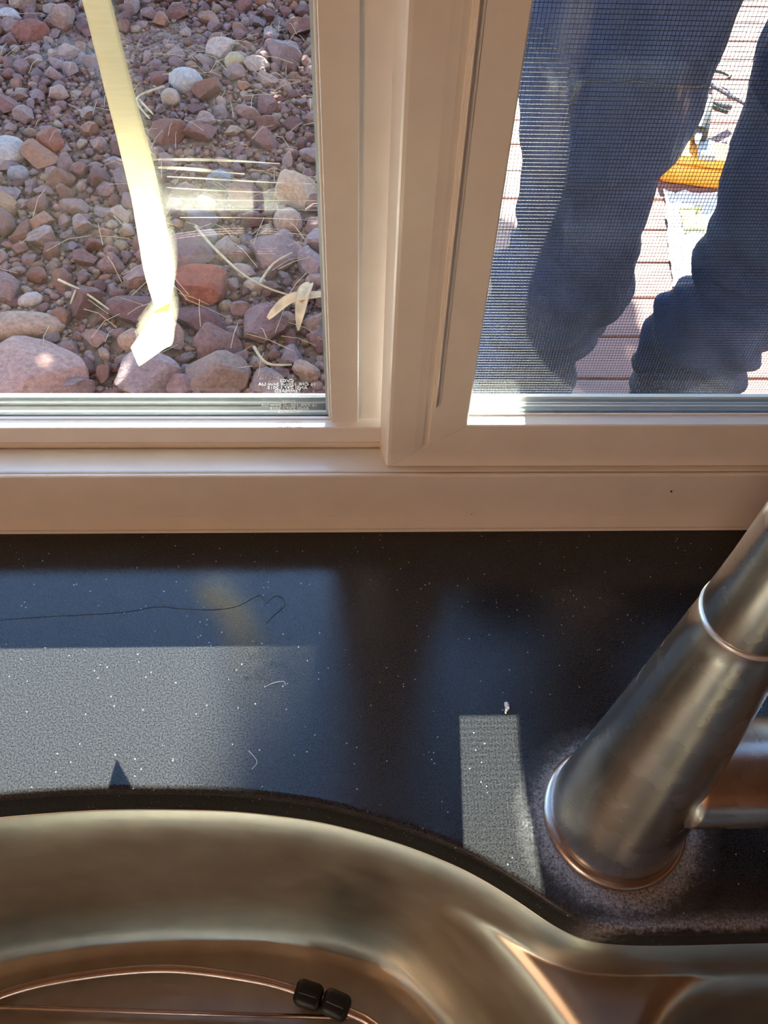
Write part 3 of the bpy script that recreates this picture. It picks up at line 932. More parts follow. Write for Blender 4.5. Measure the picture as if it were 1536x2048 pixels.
smooth(obj('spray_head', lathe_bm([(0, 0.0115), (0.02, 0.014), (0.07, 0.0165), (0.075, 0.015)], e, ed, 32), M['faucet'], fau))
# side lever hub, lying level towards the right
hub = smooth(obj('lever_hub', lathe_bm([(0.010, 0.0196), (0.014, 0.0202), (0.088, 0.0202), (0.0935, 0.0196), (0.095, 0.018)], (0.1113, 0.1070, 0.0560), (1, 0, 0), 64), M['faucet'], fau))
smooth(obj('lever', tube_bm([(0.195, 0.1070, 0.067), (0.200, 0.085, 0.110), (0.205, 0.05, 0.140)], [0.007, 0.0065, 0.005], 16), M['faucet'], hub))

# ================================================================== small litter on the counter
hair_pts = [(-0.190, 0.2060), (-0.150, 0.2090), (-0.115, 0.2110), (-0.098, 0.2140), (-0.085, 0.2128), (-0.070, 0.2120), (-0.058, 0.2140), (-0.050, 0.2190), (-0.046, 0.2195), (-0.0440, 0.2150), (-0.040, 0.2195), (-0.0360, 0.2185), (-0.0345, 0.2140), (-0.0400, 0.2080), (-0.0430, 0.2040)]
h_ = obj('hair_strand', tube_bm(catmull([(a, b_, 0.00018) for a, b_ in hair_pts], 8), 0.00012, 5), M['hair'])
setp(h_, 'long dark wavy hair lying on the countertop below the left pane', 'hair')
bm = bmesh.new()
for k, (a, b_, r_) in enumerate(((0.0708, 0.1592, 0.0011), (0.0711, 0.1580, 0.0010), (0.0704, 0.1568, 0.0007))):
    m_ = Matrix.Translation((a, b_, r_ * 0.8)) @ Matrix.Diagonal((1, 1.5, 0.9, 1))
    bmesh.ops.create_icosphere(bm, subdivisions=2, radius=r_ , matrix=m_)
tube_bm([(0.0704, 0.1568, 0.0006), (0.0699, 0.1560, 0.0004), (0.0701, 0.1551, 0.0003)], 0.0003, 5, bm)
for v in bm.verts:
    v.co += Vector(noise.noise_vector(v.co * 1800)) * 0.0003
    v.co.z = max(v.co.z, 0.0001)
setp(obj('lint_crumb', bm, M['etch']), 'tiny white crumb of lint above the sunlit patch', 'lint')
sp = bmesh.new()
bmesh.ops.create_icosphere(sp, subdivisions=2, radius=0.0007, matrix=Matrix.Translation((0.0625, YW - 0.0001, 0.0118)))
setp(obj('dirt_speck', sp, M['dark'], win))
sp = bmesh.new()
bmesh.ops.create_icosphere(sp, subdivisions=2, radius=0.0006, matrix=Matrix.Translation((0.1640, YW - 0.0001, 0.0300)))
setp(obj('dirt_speck', sp, M['dark'], win))
for pts in ([(-0.0420, 0.1700), (-0.0375, 0.1722), (-0.0330, 0.1728), (-0.0322, 0.1708)], [(-0.0470, 0.1395), (-0.0430, 0.1345), (-0.0450, 0.1310)]):
    lab_ = 'short pale curl of lint on the countertop near the left sunlit corner' if pts[0][1] > 0.15 else 'short pale curl of lint on the countertop close to the sink edge'
    t_ = obj('lint_thread', tube_bm(catmull([(a, b_, 0.0002) for a, b_ in pts], 6), 0.00006, 5), M['caulk'])
    setp(t_, lab_, 'lint', 'lint curls on the countertop')

# ================================================================== masking tape hanging on the fixed pane
YT = Y2 - 0.0006
L_e = [(-0.0862, 0.2690), (-0.0846, 0.2469), (-0.0842, 0.2140), (-0.0840, 0.1791), (-0.0850, 0.1600), (-0.0858, 0.1438), (-0.0850, 0.1300), (-0.0852, 0.1258)]
R_e = [(-0.0765, 0.2690), (-0.0756, 0.2471), (-0.0745, 0.2200), (-0.0729, 0.1914), (-0.0728, 0.1650), (-0.0727, 0.1505), (-0.0748, 0.1380), (-0.0790, 0.1262)]
bm = bmesh.new()
def ribbon(bm, A, B, yf, thick=0.00018):
    A2 = catmull([(a[0], 0, a[1]) for a in A], 6); B2 = catmull([(a[0], 0, a[1]) for a in B], 6)
    n = len(A2); K = 6
    grid = []
    for i in range(n):
        row = []
        for k in range(K + 1):
            p = A2[i].lerp(B2[i], k / K)
            jag = 0.00025 * noise.noise(Vector((p.z * 900, k, 3))) if k in (0,) else 0
            row.append(Vector((p.x + jag, yf(i / (n - 1), k / K), p.z)))
        grid.append(row)
    fr = [[bm.verts.new(v) for v in r] for r in grid]
    bk = [[bm.verts.new(v + Vector((0, thick, 0))) for v in r] for r in grid]
    for i in range(n - 1):
        for k in range(K):
            bm.faces.new((fr[i][k], fr[i][k + 1], fr[i + 1][k + 1], fr[i + 1][k]))
            bm.faces.new((bk[i][k], bk[i + 1][k], bk[i + 1][k + 1], bk[i][k + 1]))
    for i in range(n - 1):
        for k, s_ in ((0, 1), (K, -1)):
            bm.faces.new((fr[i][k], fr[i + 1][k], bk[i + 1][k], bk[i][k]))
    for i in (0, n - 1):
        for k in range(K):
            bm.faces.new((fr[i][k], fr[i][k + 1], bk[i][k + 1], bk[i][k]))
ribbon(bm, L_e, R_e, lambda t, k: YT - 0.0007 * math.sin(k * math.pi) * (0.4 + 0.6 * t) - 0.0016 * t * t)
tape = empty('masking_tape', (-0.08, YT, 0.097))
setp(tape, 'pale yellow strip of masking tape hanging down the left window pane', 'tape')
smooth(obj('strip', bm, M['tape'], tape))
bm = bmesh.new()
L2 = [(-0.0848, 0.1262), (-0.0905, 0.1180), (-0.0979, 0.1083), (-0.0985, 0.1060), (-0.0976, 0.0955)]
R2 = [(-0.0775, 0.1300), (-0.0775, 0.1200), (-0.0800, 0.1090), (-0.0850, 0.1050), (-0.0970, 0.0950)]
ribbon(bm, L2, R2, lambda t, k: YT - 0.0030 - 0.0018 * math.sin(t * 2.5) + 0.0012 * k)
smooth(obj('folded_end', bm, M['tape'], tape))

# ================================================================== OUTDOORS: soil, gravel
nx, ny = 130, 130
gx = np.linspace(-3.5, 3.5, nx); gy = np.linspace(0.44, 12.0, ny) 
gv = []
for a in gx:
    for b_ in gy:
        gv.append((a, b_, SOIL_Z + 0.012 * noise.noise(Vector((a * 4, b_ * 4, 0))) - 0.004))
gi = np.arange(nx * ny).reshape(nx, ny)
gf = np.stack([gi[:-1, :-1], gi[1:, :-1], gi[1:, 1:], gi[:-1, 1:]], -1).reshape(-1, 4)
ground = obj('gravel_bed', mesh_np('gravel_bed', gv, gf), M['dirt'])
smooth(ground)
setp(ground, kind='structure')

def rock_bm(sub, seed, planes=13, lo=0.48, hi=0.86, rough=0.035):
    r = random.Random(seed)
    bm_ = bmesh.new()
    bmesh.ops.create_icosphere(bm_, subdivisions=sub, radius=1.0)
    pl = []
    for _ in range(planes):
        v = Vector((r.gauss(0, 1), r.gauss(0, 1), r.gauss(0, 1))).normalized()
        pl.append((v, r.uniform(lo, hi)))
    for v in bm_.verts:
        for nn, d in pl:
            k = v.co.dot(nn)
            if k > d:
                v.co -= nn * (k - d)
        v.co += Vector(noise.noise_vector(v.co * 2.2 + Vector((seed, 0, 0)))) * rough
    return bm_
def rock_mesh(name, sub, seed, smoothed=False, **kw):
    me_ = bpy.data.meshes.new(name)
    b2 = rock_bm(sub, seed, **kw)
    b2.to_mesh(me_); b2.free()
    if smoothed: smooth(me_)
    return me_
rock_meshes = [rock_mesh('rock', 3, s) for s in range(16)]
for m_ in rock_meshes: m_.materials.append(M['rock'])

placed = []      # (x, y, r)
cell = {}
def free(x_, y_, r_, k=0.8):
    cx_, cy_ = int(x_ // 0.1), int(y_ // 0.1)
    for i in (-1, 0, 1):
        for j in (-1, 0, 1):
            for (a, b_, c) in cell.get((cx_ + i, cy_ + j), ()):
                if (a - x_) ** 2 + (b_ - y_) ** 2 < ((r_ + c) * k) ** 2:
                    return False
    return True
def mark(x_, y_, r_):
    cell.setdefault((int(x_ // 0.1), int(y_ // 0.1)), []).append((x_, y_, r_))

# ---- stones that stand out: world x, y, half sizes (x, y, z), turn, colour, smooth, label
S = [
 (-1.003, 2.32, .050, .050, .036, 20, (.66, .72, .74), 1, 'bluish white smooth pebble at the left edge of the gravel', 'pebble'),
 (-0.537, 2.76, .050, .040, .036, -20, (.70, .78, .80), 1, 'pale blue-white oval pebble right of the tape, high up', 'pebble'),
 (-0.160, 2.120, .053, .055, .050, 30, (.74, .62, .46), 0, 'large cream angular stone beside the window stile', 'stone'),
 (-0.174, 1.985, .032, .036, .034, 60, (.66, .54, .42), 1, 'cream rounded stone below the large cream one', 'stone'),
 (-0.370, 1.700, .070, .052, .050, 10, (.44, .165, .105), 0, 'large brick-red angular rock right of the tape end', 'rock'),
 (-0.362, 1.590, .062, .038, .026, -20, (.24, .135, .145), 0, 'flat dark purple rock under the brick-red rock', 'rock'),
 (-0.520, 1.615, .075, .038, .034, 8, (.25, .145, .15), 0, 'dark purple brick-shaped rock left of the tape end', 'rock'),
 (-0.985, 2.030, .060, .055, .055, 15, (.52, .33, .20), 0, 'large sandy orange rock at the left edge', 'rock'),
 (-1.090, 2.000, .042, .042, .036, 0, (.60, .47, .34), 1, 'rounded cream rock touching the left picture edge', 'rock'),
 (-0.790, 1.560, .090, .036, .028, 2, (.56, .47, .38), 1, 'long pale flat stone at the lower left', 'stone'),
 (-0.750, 1.385, .125, .085, .050, -12, (.58, .44, .41), 0, 'big pale pink slab in the lower left corner', 'stone slab'),
 (-0.465, 1.380, .064, .056, .046, 0, (.42, .37, .40), 0, 'grey boulder straight below the tape tip', 'boulder'),
 (-0.310, 1.385, .062, .048, .042, 20, (.40, .32, .28), 0, 'grey-brown boulder near the bottom of the pane', 'boulder'),
 (-0.190, 1.372, .038, .032, .024, -10, (.47, .40, .37), 0, 'pale wedge stone above the etched stamp', 'stone'),
 (-0.890, 2.380, .044, .042, .038, 40, (.42, .19, .12), 0, 'rust-orange rock left of the tape at mid height', 'rock'),
 (-0.790, 1.665, .027, .018, .016, 25, (.72, .72, .69), 1, 'small white pebble between purple rocks, lower left', 'pebble'),
 (-0.245, 1.730, .026, .017, .016, 10, (.66, .61, .54), 1, 'small white oval pebble right of the long twig', 'pebble'),
 (-0.372, 2.185, .032, .034, .034, 20, (.33, .40, .49), 0, 'blue-grey stone among the reflection streaks', 'stone'),
 (-0.298, 2.100, .040, .045, .042, 50, (.36, .20, .17), 0, 'red-brown stone touching the blue-grey one', 'stone'),
 (-0.402, 2.075, .027, .026, .026, 0, (.74, .64, .48), 0, 'cream wedge-shaped stone under the reflection streaks', 'stone'),
 (-0.205, 1.840, .064, .046, .036, 0, (.40, .29, .28), 0, 'wide pinkish grey rock right of centre', 'rock'),
 (-0.455, 2.990, .056, .040, .030, 30, (.72, .68, .62), 0, 'white flaky stone high up right of the tape', 'stone'),
 (-0.388, 2.890, .030, .030, .030, 10, (.63, .60, .38), 0, 'pale yellow stone in the upper gravel', 'stone'),
 (-0.320, 2.885, .040, .028, .026, 0, (.62, .58, .52), 0, 'off-white stone beside the pale yellow one', 'stone'),
 (-0.225, 2.960, .056, .050, .044, 30, (.36, .30, .33), 0, 'lilac-grey cube-like rock near the window stile, upper part', 'rock'),
 (-0.430, 1.822, .064, .052, .044, 15, (.30, .195, .215), 0, 'large mauve rock behind the brick-red rock', 'rock'),
 (-1.110, 3.090, .052, .040, .034, 12, (.41, .20, .155), 0, 'reddish brown rock in the upper left gravel', 'rock'),
 (-1.215, 3.230, .040, .026, .024, 12, (.74, .75, .74), 0, 'white jagged stone in the upper left corner', 'stone'),
 (-0.947, 2.215, .025, .026, .024, 12, (.44, .49, .54), 1, 'small bluish pebble below the bluish white one', 'pebble'),
 (-0.575, 2.660, .026, .026, .026, 0, (.72, .66, .54), 1, 'small round cream pebble beside a bent twig', 'pebble'),
 (-0.520, 1.515, .028, .026, .024, 0, (.60, .47, .37), 1, 'small beige pebble left of the folded tape end', 'pebble'),
 (-0.385, 1.925, .024, .020, .020, 40, (.60, .61, .58), 1, 'small silvery pebble at the top of the long twig', 'pebble'),
 (-0.212, 1.555, .056, .048, .040, 30, (.36, .25, .25), 0, 'rounded mauve rock above the dry leaf', 'rock'),
 (-0.318, 1.500, .050, .044, .038, -25, (.31, .20, .20), 0, 'dusky rose rock below the long twig', 'rock'),
 (-0.555, 2.440, .050, .040, .034, 35, (.36, .20, .15), 0, 'brown-red rock hidden partly by the tape edge', 'rock'),
]
for i, (sx_, sy_, a, b_, c, tz, col, sm, lab, cat) in enumerate(S):
    me_ = rock_mesh(cat.replace(' ', '_'), 4 if a > 0.1 else 3, 100 + i, bool(sm), planes=(5 if sm else 13), lo=(0.8 if sm else 0.52), hi=(0.97 if sm else 0.84), rough=(0.08 if sm else 0.03))
    me_.materials.append(mat_rock('stone_colour', None, flat=col))
    o = bpy.data.objects.new(cat.replace(' ', '_'), me_)
    link(o)
    o.scale = tuple(q * (1.18 if sm else 1.32) for q in (a, b_, c))
    o.rotation_euler = (0, 0, math.radians(tz))
    o.location = (sx_, sy_, SOIL_Z + c * 0.55)
    setp(o, lab, cat)
    mark(sx_, sy_, max(a, b_) * 0.9)

def in_view(x_, y_):
    # gravel that shows through the left pane
    t = (y_ - 1.30) / (3.50 - 1.30)
    if not 0 <= t <= 1: return False
    return (-0.80 + (-1.33 + 0.80) * t) <= x_ <= (-0.055 + (-0.12 + 0.055) * t)
count = 0
tries = 0
while count < 285 and tries < 60000:
    tries += 1
    y_ = random.uniform(1.30, 3.50) if random.random() < 0.7 else random.uniform(1.30, 2.3)
    x_ = random.uniform(-1.33, -0.05)
    if not in_view(x_, y_): continue
    if noise.noise(Vector((x_ * 3.1, y_ * 2.3, 7.7))) > 0.16 and random.random() < .85: continue
    r_ = random.choice([0.022, 0.026, 0.030, 0.034, 0.040, 0.048, 0.058]) * random.uniform(0.9, 1.1)
    if count > 150: r_ = min(r_, 0.036)
    if not free(x_, y_, r_, 0.78): continue
    mark(x_, y_, r_)
    o = bpy.data.objects.new('rock', random.choice(rock_meshes))
    link(o)
    o.parent = ground
    sx_, sy_, sz_ = r_ * random.uniform(1.0, 1.35), r_ * random.uniform(0.75, 1.05), r_ * random.uniform(0.6, 0.9)
    o.scale = (sx_, sy_, sz_)
    o.rotation_euler = (random.uniform(-.5, .5), random.uniform(-.5, .5), random.uniform(0, 6.28))
    o.location = (x_, y_, SOIL_Z + sz_ * random.uniform(0.35, 0.7))
    count += 1

# the rest of the gravel: real stones joined in one part
tmpl = []
for s in range(10):
    b2 = rock_bm(2, 300 + s, planes=10, lo=0.5, hi=0.88)
    b2.verts.ensure_lookup_table()
    tmpl.append((np.array([v.co[:] for v in b2.verts]), np.array([[v.index for v in f.verts] for f in b2.faces])))
    b2.free()
tiny = []
for s in range(8):
    b2 = rock_bm(1, 400 + s, planes=4, lo=0.7, hi=0.95, rough=0.15)
    tiny.append((np.array([v.co[:] for v in b2.verts]), np.array([[v.index for v in f.verts] for f in b2.faces])))
    b2.free()
AV = []; AF = []; base = 0
def scatter(n, xr, yr_, sizes, tm, k, test=None, lift=(0.2, 0.7), dens=None):
    global base
    done = 0; tr_ = 0
    while done < n and tr_ < n * 14:
        tr_ += 1
        x_ = random.uniform(*xr); y_ = random.uniform(*yr_)
        if test and not test(x_, y_): continue
        r_ = random.uniform(*sizes)
        if k and not free(x_, y_, r_, k): continue
        if k: mark(x_, y_, r_)
        v, f = random.choice(tm)
        sc = np.array([r_ * random.uniform(.9, 1.35), r_ * random.uniform(.75, 1.1), r_ * random.uniform(.6, .95)])
        rot = np.array(Matrix.Rotation(random.uniform(0, 6.28), 3, 'Z') @ Matrix.Rotation(random.uniform(-.6, .6), 3, 'X'))
        p = (v * sc) @ rot.T + np.array([x_, y_, SOIL_Z + sc[2] * random.uniform(*lift)])
        AV.append(p); AF.append(f + base); base += len(v)
        done += 1
    return done
out_view = lambda a, b_: not in_view(a, b_)
n1 = scatter(900, (-2.3, 0.12), (0.9, 4.6), (0.026, 0.055), tmpl, 0.8, out_view)
n2 = scatter(1000, (-1.7, 0.05), (1.2, 3.7), (0.012, 0.024), tmpl, 0.80, lambda a, b_: noise.noise(Vector((a * 3.1, b_ * 2.3, 7.7))) < 0.16 or random.random() < .3)
n3 = scatter(5200, (-1.45, 0.0), (1.25, 3.55), (0.005, 0.0125), tiny, 0.62)
n4 = scatter(7000, (-1.45, 0.0), (1.25, 3.55), (0.0025, 0.0055), tiny, 0)
AV = np.concatenate(AV); AF = np.concatenate(AF)
me = bpy.data.meshes.new('loose_gravel')
me.vertices.add(len(AV)); me.vertices.foreach_set('co', AV.ravel())
me.loops.add(len(AF) * 3); me.loops.foreach_set('vertex_index', AF.ravel().astype(np.int32))
me.polygons.add(len(AF)); me.polygons.foreach_set('loop_start', np.arange(0, len(AF) * 3, 3, dtype=np.int32))
me.polygons.foreach_set('loop_total', np.full(len(AF), 3, dtype=np.int32))
me.update(); me.validate()
setp(obj('loose_gravel', me, M['pebbles'], ground), kind='stuff')

# ---- dry plant litter on the gravel
M['straw'] = plain('dry_straw', (0.36, 0.25, 0.14), rough=0.8, noise_amt=0.25, scale=60)
M['husk'] = plain('dry_leaf', (0.50, 0.30, 0.14), rough=0.75, noise_amt=0.3, scale=35)
def twig(lines, r_, label, cat='twig', group=None):
    bm_ = bmesh.new()
    for pts in lines:
        P = catmull(pts, 6)
        tube_bm(P, [r_ * (1 - 0.45 * i / (len(P) - 1)) for i in range(len(P))], 6, bm_)
    o = smooth(obj('dry_twig', bm_, M['straw']))
    setp(o, label, cat, group)
zz = SOIL_Z + 0.062
twig([[(-0.405, 1.900, zz), (-0.345, 1.795, zz + .008), (-0.270, 1.705, zz), (-0.205, 1.655, zz - .004), (-0.130, 1.628, zz - .012)],
      [(-0.225, 1.668, zz), (-0.195, 1.730, zz + .01), (-0.150, 1.775, zz + .012)],
      [(-0.135, 1.630, zz - .01), (-0.120, 1.602, zz - .02)]], 0.0038, 'long dry twig with a side shoot lying across the rocks')
twig([[(-0.715, 1.690, zz - .01), (-0.640, 1.630, zz), (-0.575, 1.580, zz - .01)], [(-0.66, 1.645, zz), (-0.668, 1.60, zz - .01)]], 0.0035, 'short pale dry twig left of the purple brick-shaped rock')
twig([[(-0.585, 2.640, zz), (-0.655, 2.555, zz + .004), (-0.600, 2.440, zz)], [(-0.650, 2.555, zz), (-0.590, 2.450, zz + .01)]], 0.0042, 'bent straw twig beside the small round cream pebble')
twig([[(-0.225, 1.450, zz - .01), (-0.190, 1.385, zz), (-0.135, 1.380, zz)]], 0.004, 'thin grey twig bent near the bottom right of the pane')
# thin grass straws
bm = bmesh.new()
for _ in range(170):
    x_ = random.uniform(-0.62, -0.08); y_ = random.uniform(1.35, 3.2)
    if random.random() < 0.35: x_ = random.uniform(-1.2, -0.1)
    a = random.uniform(0, math.pi); l_ = random.uniform(0.04, 0.14)
    d = Vector((math.cos(a), math.sin(a), 0)) * l_
    c = Vector((x_, y_, SOIL_Z + random.uniform(0.03, 0.07)))
    tube_bm([c - d * .5, c + Vector((0, 0, random.uniform(0, .015))), c + d * .5], 0.0009, 3, bm)
setp(obj('grass_straw', bm, M['straw'], ground), kind='stuff')
# curled dry leaf by the stile
lf = empty('dry_leaf', (-0.12, 1.56, SOIL_Z + 0.05))
setp(lf, 'curled tan dry leaf lying on the gravel beside the stile', 'leaf')
def blade(pts, wid, curl):
    P = catmull(pts, 6); n = len(P); bm_ = bmesh.new(); rows = []
    for i, p in enumerate(P):
        t = (P[min(i + 1, n - 1)] - P[max(i - 1, 0)]).normalized()
        s_ = t.cross(Vector((0, 0, 1))).normalized()
        w_ = wid * math.sin(math.pi * min(0.97, 0.08 + 0.92 * i / (n - 1))) ** 0.8
        rows.append([p + s_ * w_ * k + Vector((0, 0, curl * abs(k) * w_)) for k in (-1, -.5, 0, .5, 1)])
    T = [[bm_.verts.new(v) for v in r] for r in rows]; B = [[bm_.verts.new(v - Vector((0, 0, 0.0012))) for v in r] for r in rows]
    for i in range(n - 1):
        for k in range(4):
            bm_.faces.new((T[i][k], T[i][k + 1], T[i + 1][k + 1], T[i + 1][k]))
            bm_.faces.new((B[i][k], B[i + 1][k], B[i + 1][k + 1], B[i][k + 1]))
        for k in (0, 4):
            bm_.faces.new((T[i][k], T[i + 1][k], B[i + 1][k], B[i][k]))
    return bm_
zz = SOIL_Z + 0.066
smooth(obj('leaf_blade', blade([(-0.195, 1.530, zz), (-0.150, 1.575, zz + .012), (-0.100, 1.590, zz + .015), (-0.020, 1.625, zz)], 0.017, 0.6), M['husk'], lf))
smooth(obj('leaf_blade', blade([(-0.100, 1.650, zz + .01), (-0.115, 1.580, zz + .02), (-0.125, 1.490, zz)], 0.016, 0.8), M['husk'], lf))

# ================================================================== DECK
deck = setp(empty('deck', (1.5, 2.5, DECK_Z)), kind='structure')
PITCH = 0.1364; GAP = 0.006; DX0, DX1 = 0.17, 3.2
yk = 1.7085 - PITCH * 9
bm_plank = None
i = 0
while yk < 5.2:
    if yk > 0.44:
        bmp = box_bm(DX0, DX1, yk + GAP / 2, yk + PITCH - GAP / 2, DECK_Z - 0.028, DECK_Z, 0.003, 2)
        obj('plank', bmp, M['deck'], deck)
    yk += PITCH
for xx in (DX0 + 0.02, 1.0, 1.8, 2.6, 3.1):
    obj('joist', box_bm(xx, xx + 0.04, 0.46, 5.2, SOIL_Z - 0.02, DECK_Z - 0.0285), M['deck'], deck)

# ================================================================== THINGS ON THE DECK
M['orange'] = plain('orange_plastic', (0.85, 0.33, 0.03), rough=0.45, noise_amt=0.05)
M['grey_p'] = plain('grey_plastic', (0.30, 0.31, 0.32), rough=0.5)
M['white_p'] = plain('white_paper', (0.82, 0.82, 0.80), rough=0.7, noise_amt=0.03)
M['yellow_p'] = plain('yellow_print', (0.72, 0.62, 0.22), rough=0.7)
M['red_p'] = plain('red_plastic', (0.60, 0.04, 0.03), rough=0.45)
M['gun'] = plain('dark_olive_metal', (0.028, 0.025, 0.016), rough=0.5, metal=0.1)
tb = empty('tool_case', (0.955, 2.09, DECK_Z))
setp(tb, 'orange plastic tool case with grey clasp lying on the sunlit deck', 'tool case')
def rbox(name, cx, cy, sx_, sy_, z0, z1, ang, mat, parent, bev=0.008):
    b2 = box_bm(-sx_ / 2, sx_ / 2, -sy_ / 2, sy_ / 2, 0, z1 - z0, bev, 3)
    bmesh.ops.transform(b2, matrix=Matrix.Translation((cx, cy, z0)) @ Matrix.Rotation(math.radians(ang), 4, 'Z'), verts=b2.verts)
    return smooth_by(obj(name, b2, mat, parent))
def smooth_by(o):
    return o
rbox('case_body', 0.955, 2.09, 0.21, 0.10, DECK_Z, DECK_Z + 0.052, -14, M['orange'], tb)
rbox('case_lid', 0.955, 2.093, 0.20, 0.095, DECK_Z + 0.053, DECK_Z + 0.078, -14, M['orange'], tb)
rbox('clasp', 0.945, 2.080, 0.045, 0.085, DECK_Z + 0.0785, DECK_Z + 0.094, -14, M['grey_p'], tb, 0.004)
rbox('end_cap', 0.847, 2.115, 0.014, 0.09, DECK_Z + 0.004, DECK_Z + 0.05, -14, M['red_p'], tb, 0.003)
rbox('carry_handle', 0.968, 2.140, 0.12, 0.016, DECK_Z + 0.02, DECK_Z + 0.075, -14, M['grey_p'], tb, 0.005)

# caulking gun resting with its nozzle on the case
cg = empty('caulking_gun', (1.05, 2.4, DECK_Z))
setp(cg, 'dark metal caulking gun with hooked rod leaning on the orange case', 'caulking gun')
ga = Vector((1.128, 2.640, DECK_Z + 0.03)); gb = Vector((0.905, 2.060, DECK_Z + 0.115))
gd = (gb - ga).normalized(); gs = gd.cross(Vector((0, 0, 1))).normalized(); gu = gs.cross(gd)
tl = (gb - ga).length
P = lambda t, s_=0, u_=0: ga + gd * (tl * t) + gs * s_ + gu * u_
smooth(obj('push_rod', tube_bm([P(0.05, -0.055, 0.0), P(0.0, -0.06, 0.0), P(-0.03, -0.04, 0), P(-0.035, -0.012, 0.0), P(0.0, 0, 0), P(0.1), P(0.5)], 0.005, 10), M['gun'], cg))
smooth(obj('barrel', lathe_bm([(0, 0.021), (0.004, 0.024), (tl * 0.44, 0.024), (tl * 0.445, 0.020)], P(0.46), gd, 28), M['gun'], cg))
smooth(obj('nozzle', lathe_bm([(0, 0.010), (tl * 0.09, 0.004)], P(0.905), gd, 20), M['white_p'], cg))
b2 = bmesh.new(); tube_bm([P(0.44), P(0.43, -0.03, -0.01), P(0.36, -0.075, -0.02)], 0.009, 10, b2); tube_bm([P(0.47), P(0.47, -0.035, -0.01), P(0.45, -0.07, -0.018)], 0.006, 10, b2)
smooth(obj('trigger_grip', b2, M['gun'], cg))
# cable on the deck
smooth(setp(obj('power_cord', tube_bm(catmull([(1.10, 2.70, DECK_Z + .005), (1.135, 2.615, DECK_Z + .005), (1.19, 2.53, DECK_Z + .005), (1.255, 2.45, DECK_Z + .005), (1.5, 2.3, DECK_Z + .005), (2.2, 2.4, DECK_Z + .005)], 8), 0.0045, 8), M['grey_p']),
     'thin grey power cord lying across the sunlit deck', 'cord'))
# crumpled white sheet
def sheet(x0_, x1_, y0_, y1_, n, z0_, amp, seed, shear=0.0):
    V_ = []; F_ = []
    for lay in (0, 1):
        for i in range(n + 1):
            for j in range(n + 1):
                u_, v_ = i / n, j / n
                xx = x0_ + (x1_ - x0_) * u_ + shear * v_; yy = y0_ + (y1_ - y0_) * v_
                h_ = abs(noise.noise(Vector((xx * 14, yy * 14, seed)))) * amp + abs(noise.noise(Vector((xx * 34, yy * 34, seed)))) * amp * .4
                xx += 0.012 * noise.noise(Vector((yy * 12, seed, 1))); 
                V_.append((xx, yy, z0_ + h_ + (0.0008 if lay else 0)))
    m_ = (n + 1) ** 2
    for i in range(n):
        for j in range(n):
            q = i * (n + 1) + j
            F_.append((q + m_, q + n + 1 + m_, q + n + 2 + m_, q + 1 + m_)); F_.append((q, q + 1, q + n + 2, q + n + 1))
    for i in range(n):
        for a, b_ in ((i * (n + 1), (i + 1) * (n + 1)), (i * (n + 1) + n, (i + 1) * (n + 1) + n), (i, i + 1), (n * (n + 1) + i, n * (n + 1) + i + 1)):
            F_.append((a, b_, b_ + m_, a + m_))
    return mesh_np('sheet', V_, F_)
ws = empty('paper_sheet', (0.9, 1.85, DECK_Z))
setp(ws, 'crumpled white paper sheet with yellow print on the deck between the legs', 'paper')
smooth(obj('sheet', sheet(0.765, 0.920, 1.600, 2.010, 26, DECK_Z + 0.001, 0.03, 5, 0.07), M['white_p'], ws))
smooth(obj('yellow_patch', sheet(0.845, 0.905, 1.820, 1.930, 8, DECK_Z + 0.006, 0.028, 5, 0.01), M['yellow_p'], ws))

# ================================================================== PERSON outside the right sash
def capsule(bm_, p, q, r0, r1, seg=20, flat=None):
    """tapering limb with round ends ; flat=(axis vector, factor) squashes it"""
    p, q = Vector(p), Vector(q)
    d = (q - p); L_ = d.length; d.normalize()
    u = d.orthogonal().normalized(); v = d.cross(u)
    prof = [(-r0 * math.cos(a), r0 * math.sin(a)) for a in np.linspace(0.15, math.pi / 2, 5)]
    prof += [(L_ * t, r0 + (r1 - r0) * t) for t in (0.33, 0.66)]
    prof += [(L_ + r1 * math.sin(a), r1 * math.cos(a)) for a in np.linspace(0, math.pi / 2 - 0.15, 5)]
    rg = []
    for s_, r_ in prof:
        c = p + d * s_
        row = []
        for k in range(seg):
            a = 2 * math.pi * k / seg
            w_ = (u * math.cos(a) + v * math.sin(a)) * r_
            if flat:
                ax = Vector(flat[0]); w_ -= ax * w_.dot(ax) * (1 - flat[1])
            row.append(bm_.verts.new(c + w_))
        rg.append(row)
    for a, b_ in zip(rg, rg[1:]):
        for k in range(seg):
            bm_.faces.new((a[k], a[(k + 1) % seg], b_[(k + 1) % seg], b_[k]))
    bm_.faces.new(rg[0][::-1]); bm_.faces.new(rg[-1])
def ringloft(bm_, rings_, seg=28):
    """rings: (z, cx, cy, rx, ry)"""
    rg = [[bm_.verts.new((cx_ + rx_ * math.cos(2 * math.pi * k / seg), cy_ + ry_ * math.sin(2 * math.pi * k / seg), z_)) for k in range(seg)] for z_, cx_, cy_, rx_, ry_ in rings_]
    for a, b_ in zip(rg, rg[1:]):
        for k in range(seg):
            bm_.faces.new((a[k], a[(k + 1) % seg], b_[(k + 1) % seg], b_[k]))
    bm_.faces.new(rg[0][::-1]); bm_.faces.new(rg[-1])
